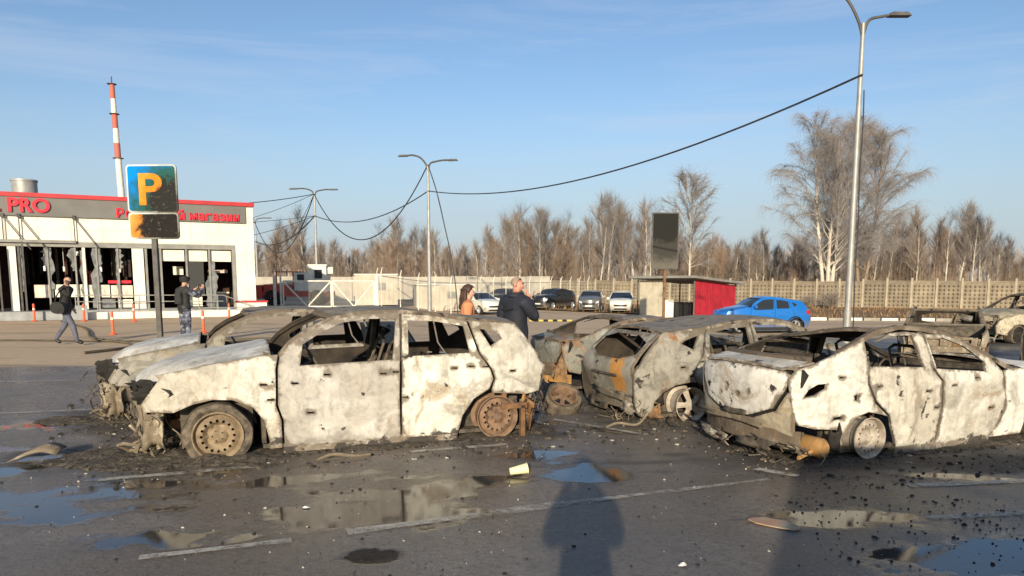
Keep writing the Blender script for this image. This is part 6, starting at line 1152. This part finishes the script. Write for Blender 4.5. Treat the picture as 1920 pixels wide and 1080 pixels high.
# police officer filming with a phone, back to the camera
Pj = dict(eR=(.30, .22, 1.26), wR=(.20, .42, 1.44), pR=(.17, .47, 1.50), eL=(-.27, .20, 1.22), wL=(-.10, .40, 1.42), pL=(-.06, .45, 1.47), look=(.35, 1, 0), h1=(.01, .05, 1.68), h0=(.01, .05, 1.60))
e, hc, fw, rt = person((-8.75, 20.0, 0), R(-28), 'police officer in blue camouflage and black fur hat holding up a phone', Pj, dict(skin=M['skin'], top=M['vest'], sleeve=M['camo'], leg=M['camo'], shoe=M['shoe'], hem=.92), 1.78, 1.2, hands='hold')
cap(e, hc, .118, M['jacket_black'], 'fur_hat', .035, 1.05, 1.1, 1.05, .0, fw, -.1, 3); mb = MB(); mb.lathe([(.10, 0), (.128, .0), (.135, .045), (.128, .085), (.10, .085)], 18, Matrix.Translation(hc + Vector((0, 0, .035)))); mb.build('hat_band', M['jacket_black'], e, 60)
mb = MB(); mb.box((.06, .50, 1.53), (.16, .012, .08), .2); mb.build('phone', M['black_plastic'], e); mb = MB(); mb.lathe([(.185, -.03), (.19, 0), (.185, .03)], 20, Matrix.Translation((0, 0, .97)) @ Matrix.Scale(.85, 4, (0, 1, 0))); mb.build('belt', M['shoe'], e, 60)
mb = MB(); mb.box((0, -.165, 1.22), (.24, .07, .30), taper=.9); mb.build('back_pouch', M['vest'], e)
# woman in orange coat
Wj = dict(look=(.30, 1, -.05))
e, hc, fw, rt = person((-.74, 12.5, 0), R(-82), 'woman with long brown hair in an orange coat beyond the burnt cars', Wj, dict(skin=M['skin'], top=M['coat_orange'], leg=M['trousers_dark'], shoe=M['shoe'], hem=.60), 1.60, 1.28)
cap(e, hc, .122, M['hair_brown'], 'hair', .055, 1.0, 1.06, 1.0, .018, fw, .6, 5); mb = MB()
n = 12; vs_ = []
for i in range(8):
    for j in range(n): a = math.pi * (.02 + .96 * j / (n - 1)); rr_ = .118 + .035 * i / 7 + .012 * math.sin(j * 2.1 + i); d = rt * math.cos(a) - fw * math.sin(a); vs_.append(hc + d * rr_ + Vector((0, 0, .06 - .055 * i)) - fw * .012)
mb.add(vs_, [(i * n + j, i * n + j + 1, (i + 1) * n + j + 1, (i + 1) * n + j) for i in range(7) for j in range(n - 1)]); h = mb.build('long_hair', M['hair_brown'], e, 60); h.modifiers.new('thick', 'SOLIDIFY').thickness = .03
# standing man in a navy jacket, hand at his face
Mj = dict(eR=(.27, .14, 1.17), wR=(.15, .15, 1.43), pR=(.125, .12, 1.51), sR=(.20, 0, 1.42), sL=(-.20, 0, 1.42), eL=(-.29, -.02, 1.15), wL=(-.27, .08, .92), pL=(-.26, .10, .85), look=(.80, .62, -.06))
e, hc, fw, rt = person((.05, 10.45, 0), R(-48), 'heavy balding man in dark navy jacket standing between the burnt cars', Mj, dict(skin=M['skin_red'], top=M['jacket_navy'], leg=M['trousers_dark'], shoe=M['shoe'], hem=.80), 1.76, 1.36)
cap(e, hc - Vector((0, 0, .022)), .0885, M['hair_grey'], 'short_hair', .06, 1.0, 1.0, 1.0, .004, fw, -.25, 8); mb = MB(); mb.lathe([(.10, -.02), (.125, 0), (.115, .05), (.09, .06)], 18, Matrix.Translation((0, 0, 1.49))); mb.build('collar', M['jacket_navy'], e, 60)
mb = MB(); mb.tube([(-.13, -.165, 1.33), (0, -.185, 1.30), (.13, -.165, 1.33)], .006, 5); mb.build('yoke_seam', M['jacket_black'], e)
# the photographer, behind the lens, whose shadow falls into the picture
Fj = dict(eR=(.20, .14, 1.20), wR=(.12, .26, 1.46), pR=(.08, .29, 1.54), eL=(-.20, .14, 1.20), wL=(-.12, .26, 1.46), pL=(-.08, .29, 1.54), sR=(.17, 0, 1.42), sL=(-.17, 0, 1.42))
e, hc, fw, rt = person((0, -.40, 0), 0, 'photographer whose shadow lies on the asphalt, holding a phone up', Fj, dict(skin=M['skin'], top=M['jacket_black'], leg=M['trousers_dark'], shoe=M['shoe'], hem=.78), 1.91, 1.12, hands='hold')
cap(e, hc, .112, M['hair_brown'], 'hair', .06, fwd=fw); mb = MB(); mb.box((0, .32, 1.56), (.15, .010, .075)); mb.build('phone', M['black_plastic'], e)
# van parked behind the camera: its shadow covers the asphalt by the white sedan
van = empty('parked_van', (0, 0, 0)); tag(van, 'white panel van whose shadow darkens the asphalt by the white sedan', 'van')
mb = MB(); mb.prism([(.12, .32), (.10, .85), (.35, 1.12), (1.02, 1.55), (2.02, 2.31), (2.35, 2.38), (5.25, 2.38), (5.32, .32)], -3.45, -1.6, 'y'); mb.build('body', M['paint_white'], van)
for s_, y in ((1, -1.597), (-1, -3.453)):
    mb = MB(); mb.prism([(1.30, 1.50), (2.10, 2.12), (2.9, 2.12), (2.9, 1.5)], y - .003, y + .003, 'y'); mb.build('side_window', M['car_glass'], van)
mb = MB(); T = [Vector((1.08, -3.35, 1.60)), Vector((1.08, -1.7, 1.60)), Vector((1.97, -1.7, 2.275)), Vector((1.97, -3.35, 2.275))]; mb.add([p + Vector((-.012, 0, .014)) for p in T], [(0, 1, 2, 3)]); mb.build('windscreen', M['car_glass'], van)
for x in (1.0, 4.2):
    for y, sd in ((-1.68, 1), (-3.37, -1)): wheel(van, x, y, .34, .22, sd, 'steel', M['alloy'], M['tyre'], .34, .22)
for y in (-1.85, -3.2): mb = MB(); mb.box((.12, y, .95), (.05, .3, .16)); mb.build('headlight', M['lamp_clear'], van)
mb = MB(); mb.box((.08, -2.5, .48), (.10, 1.8, .26)); mb.build('bumper', M['black_plastic'], van)
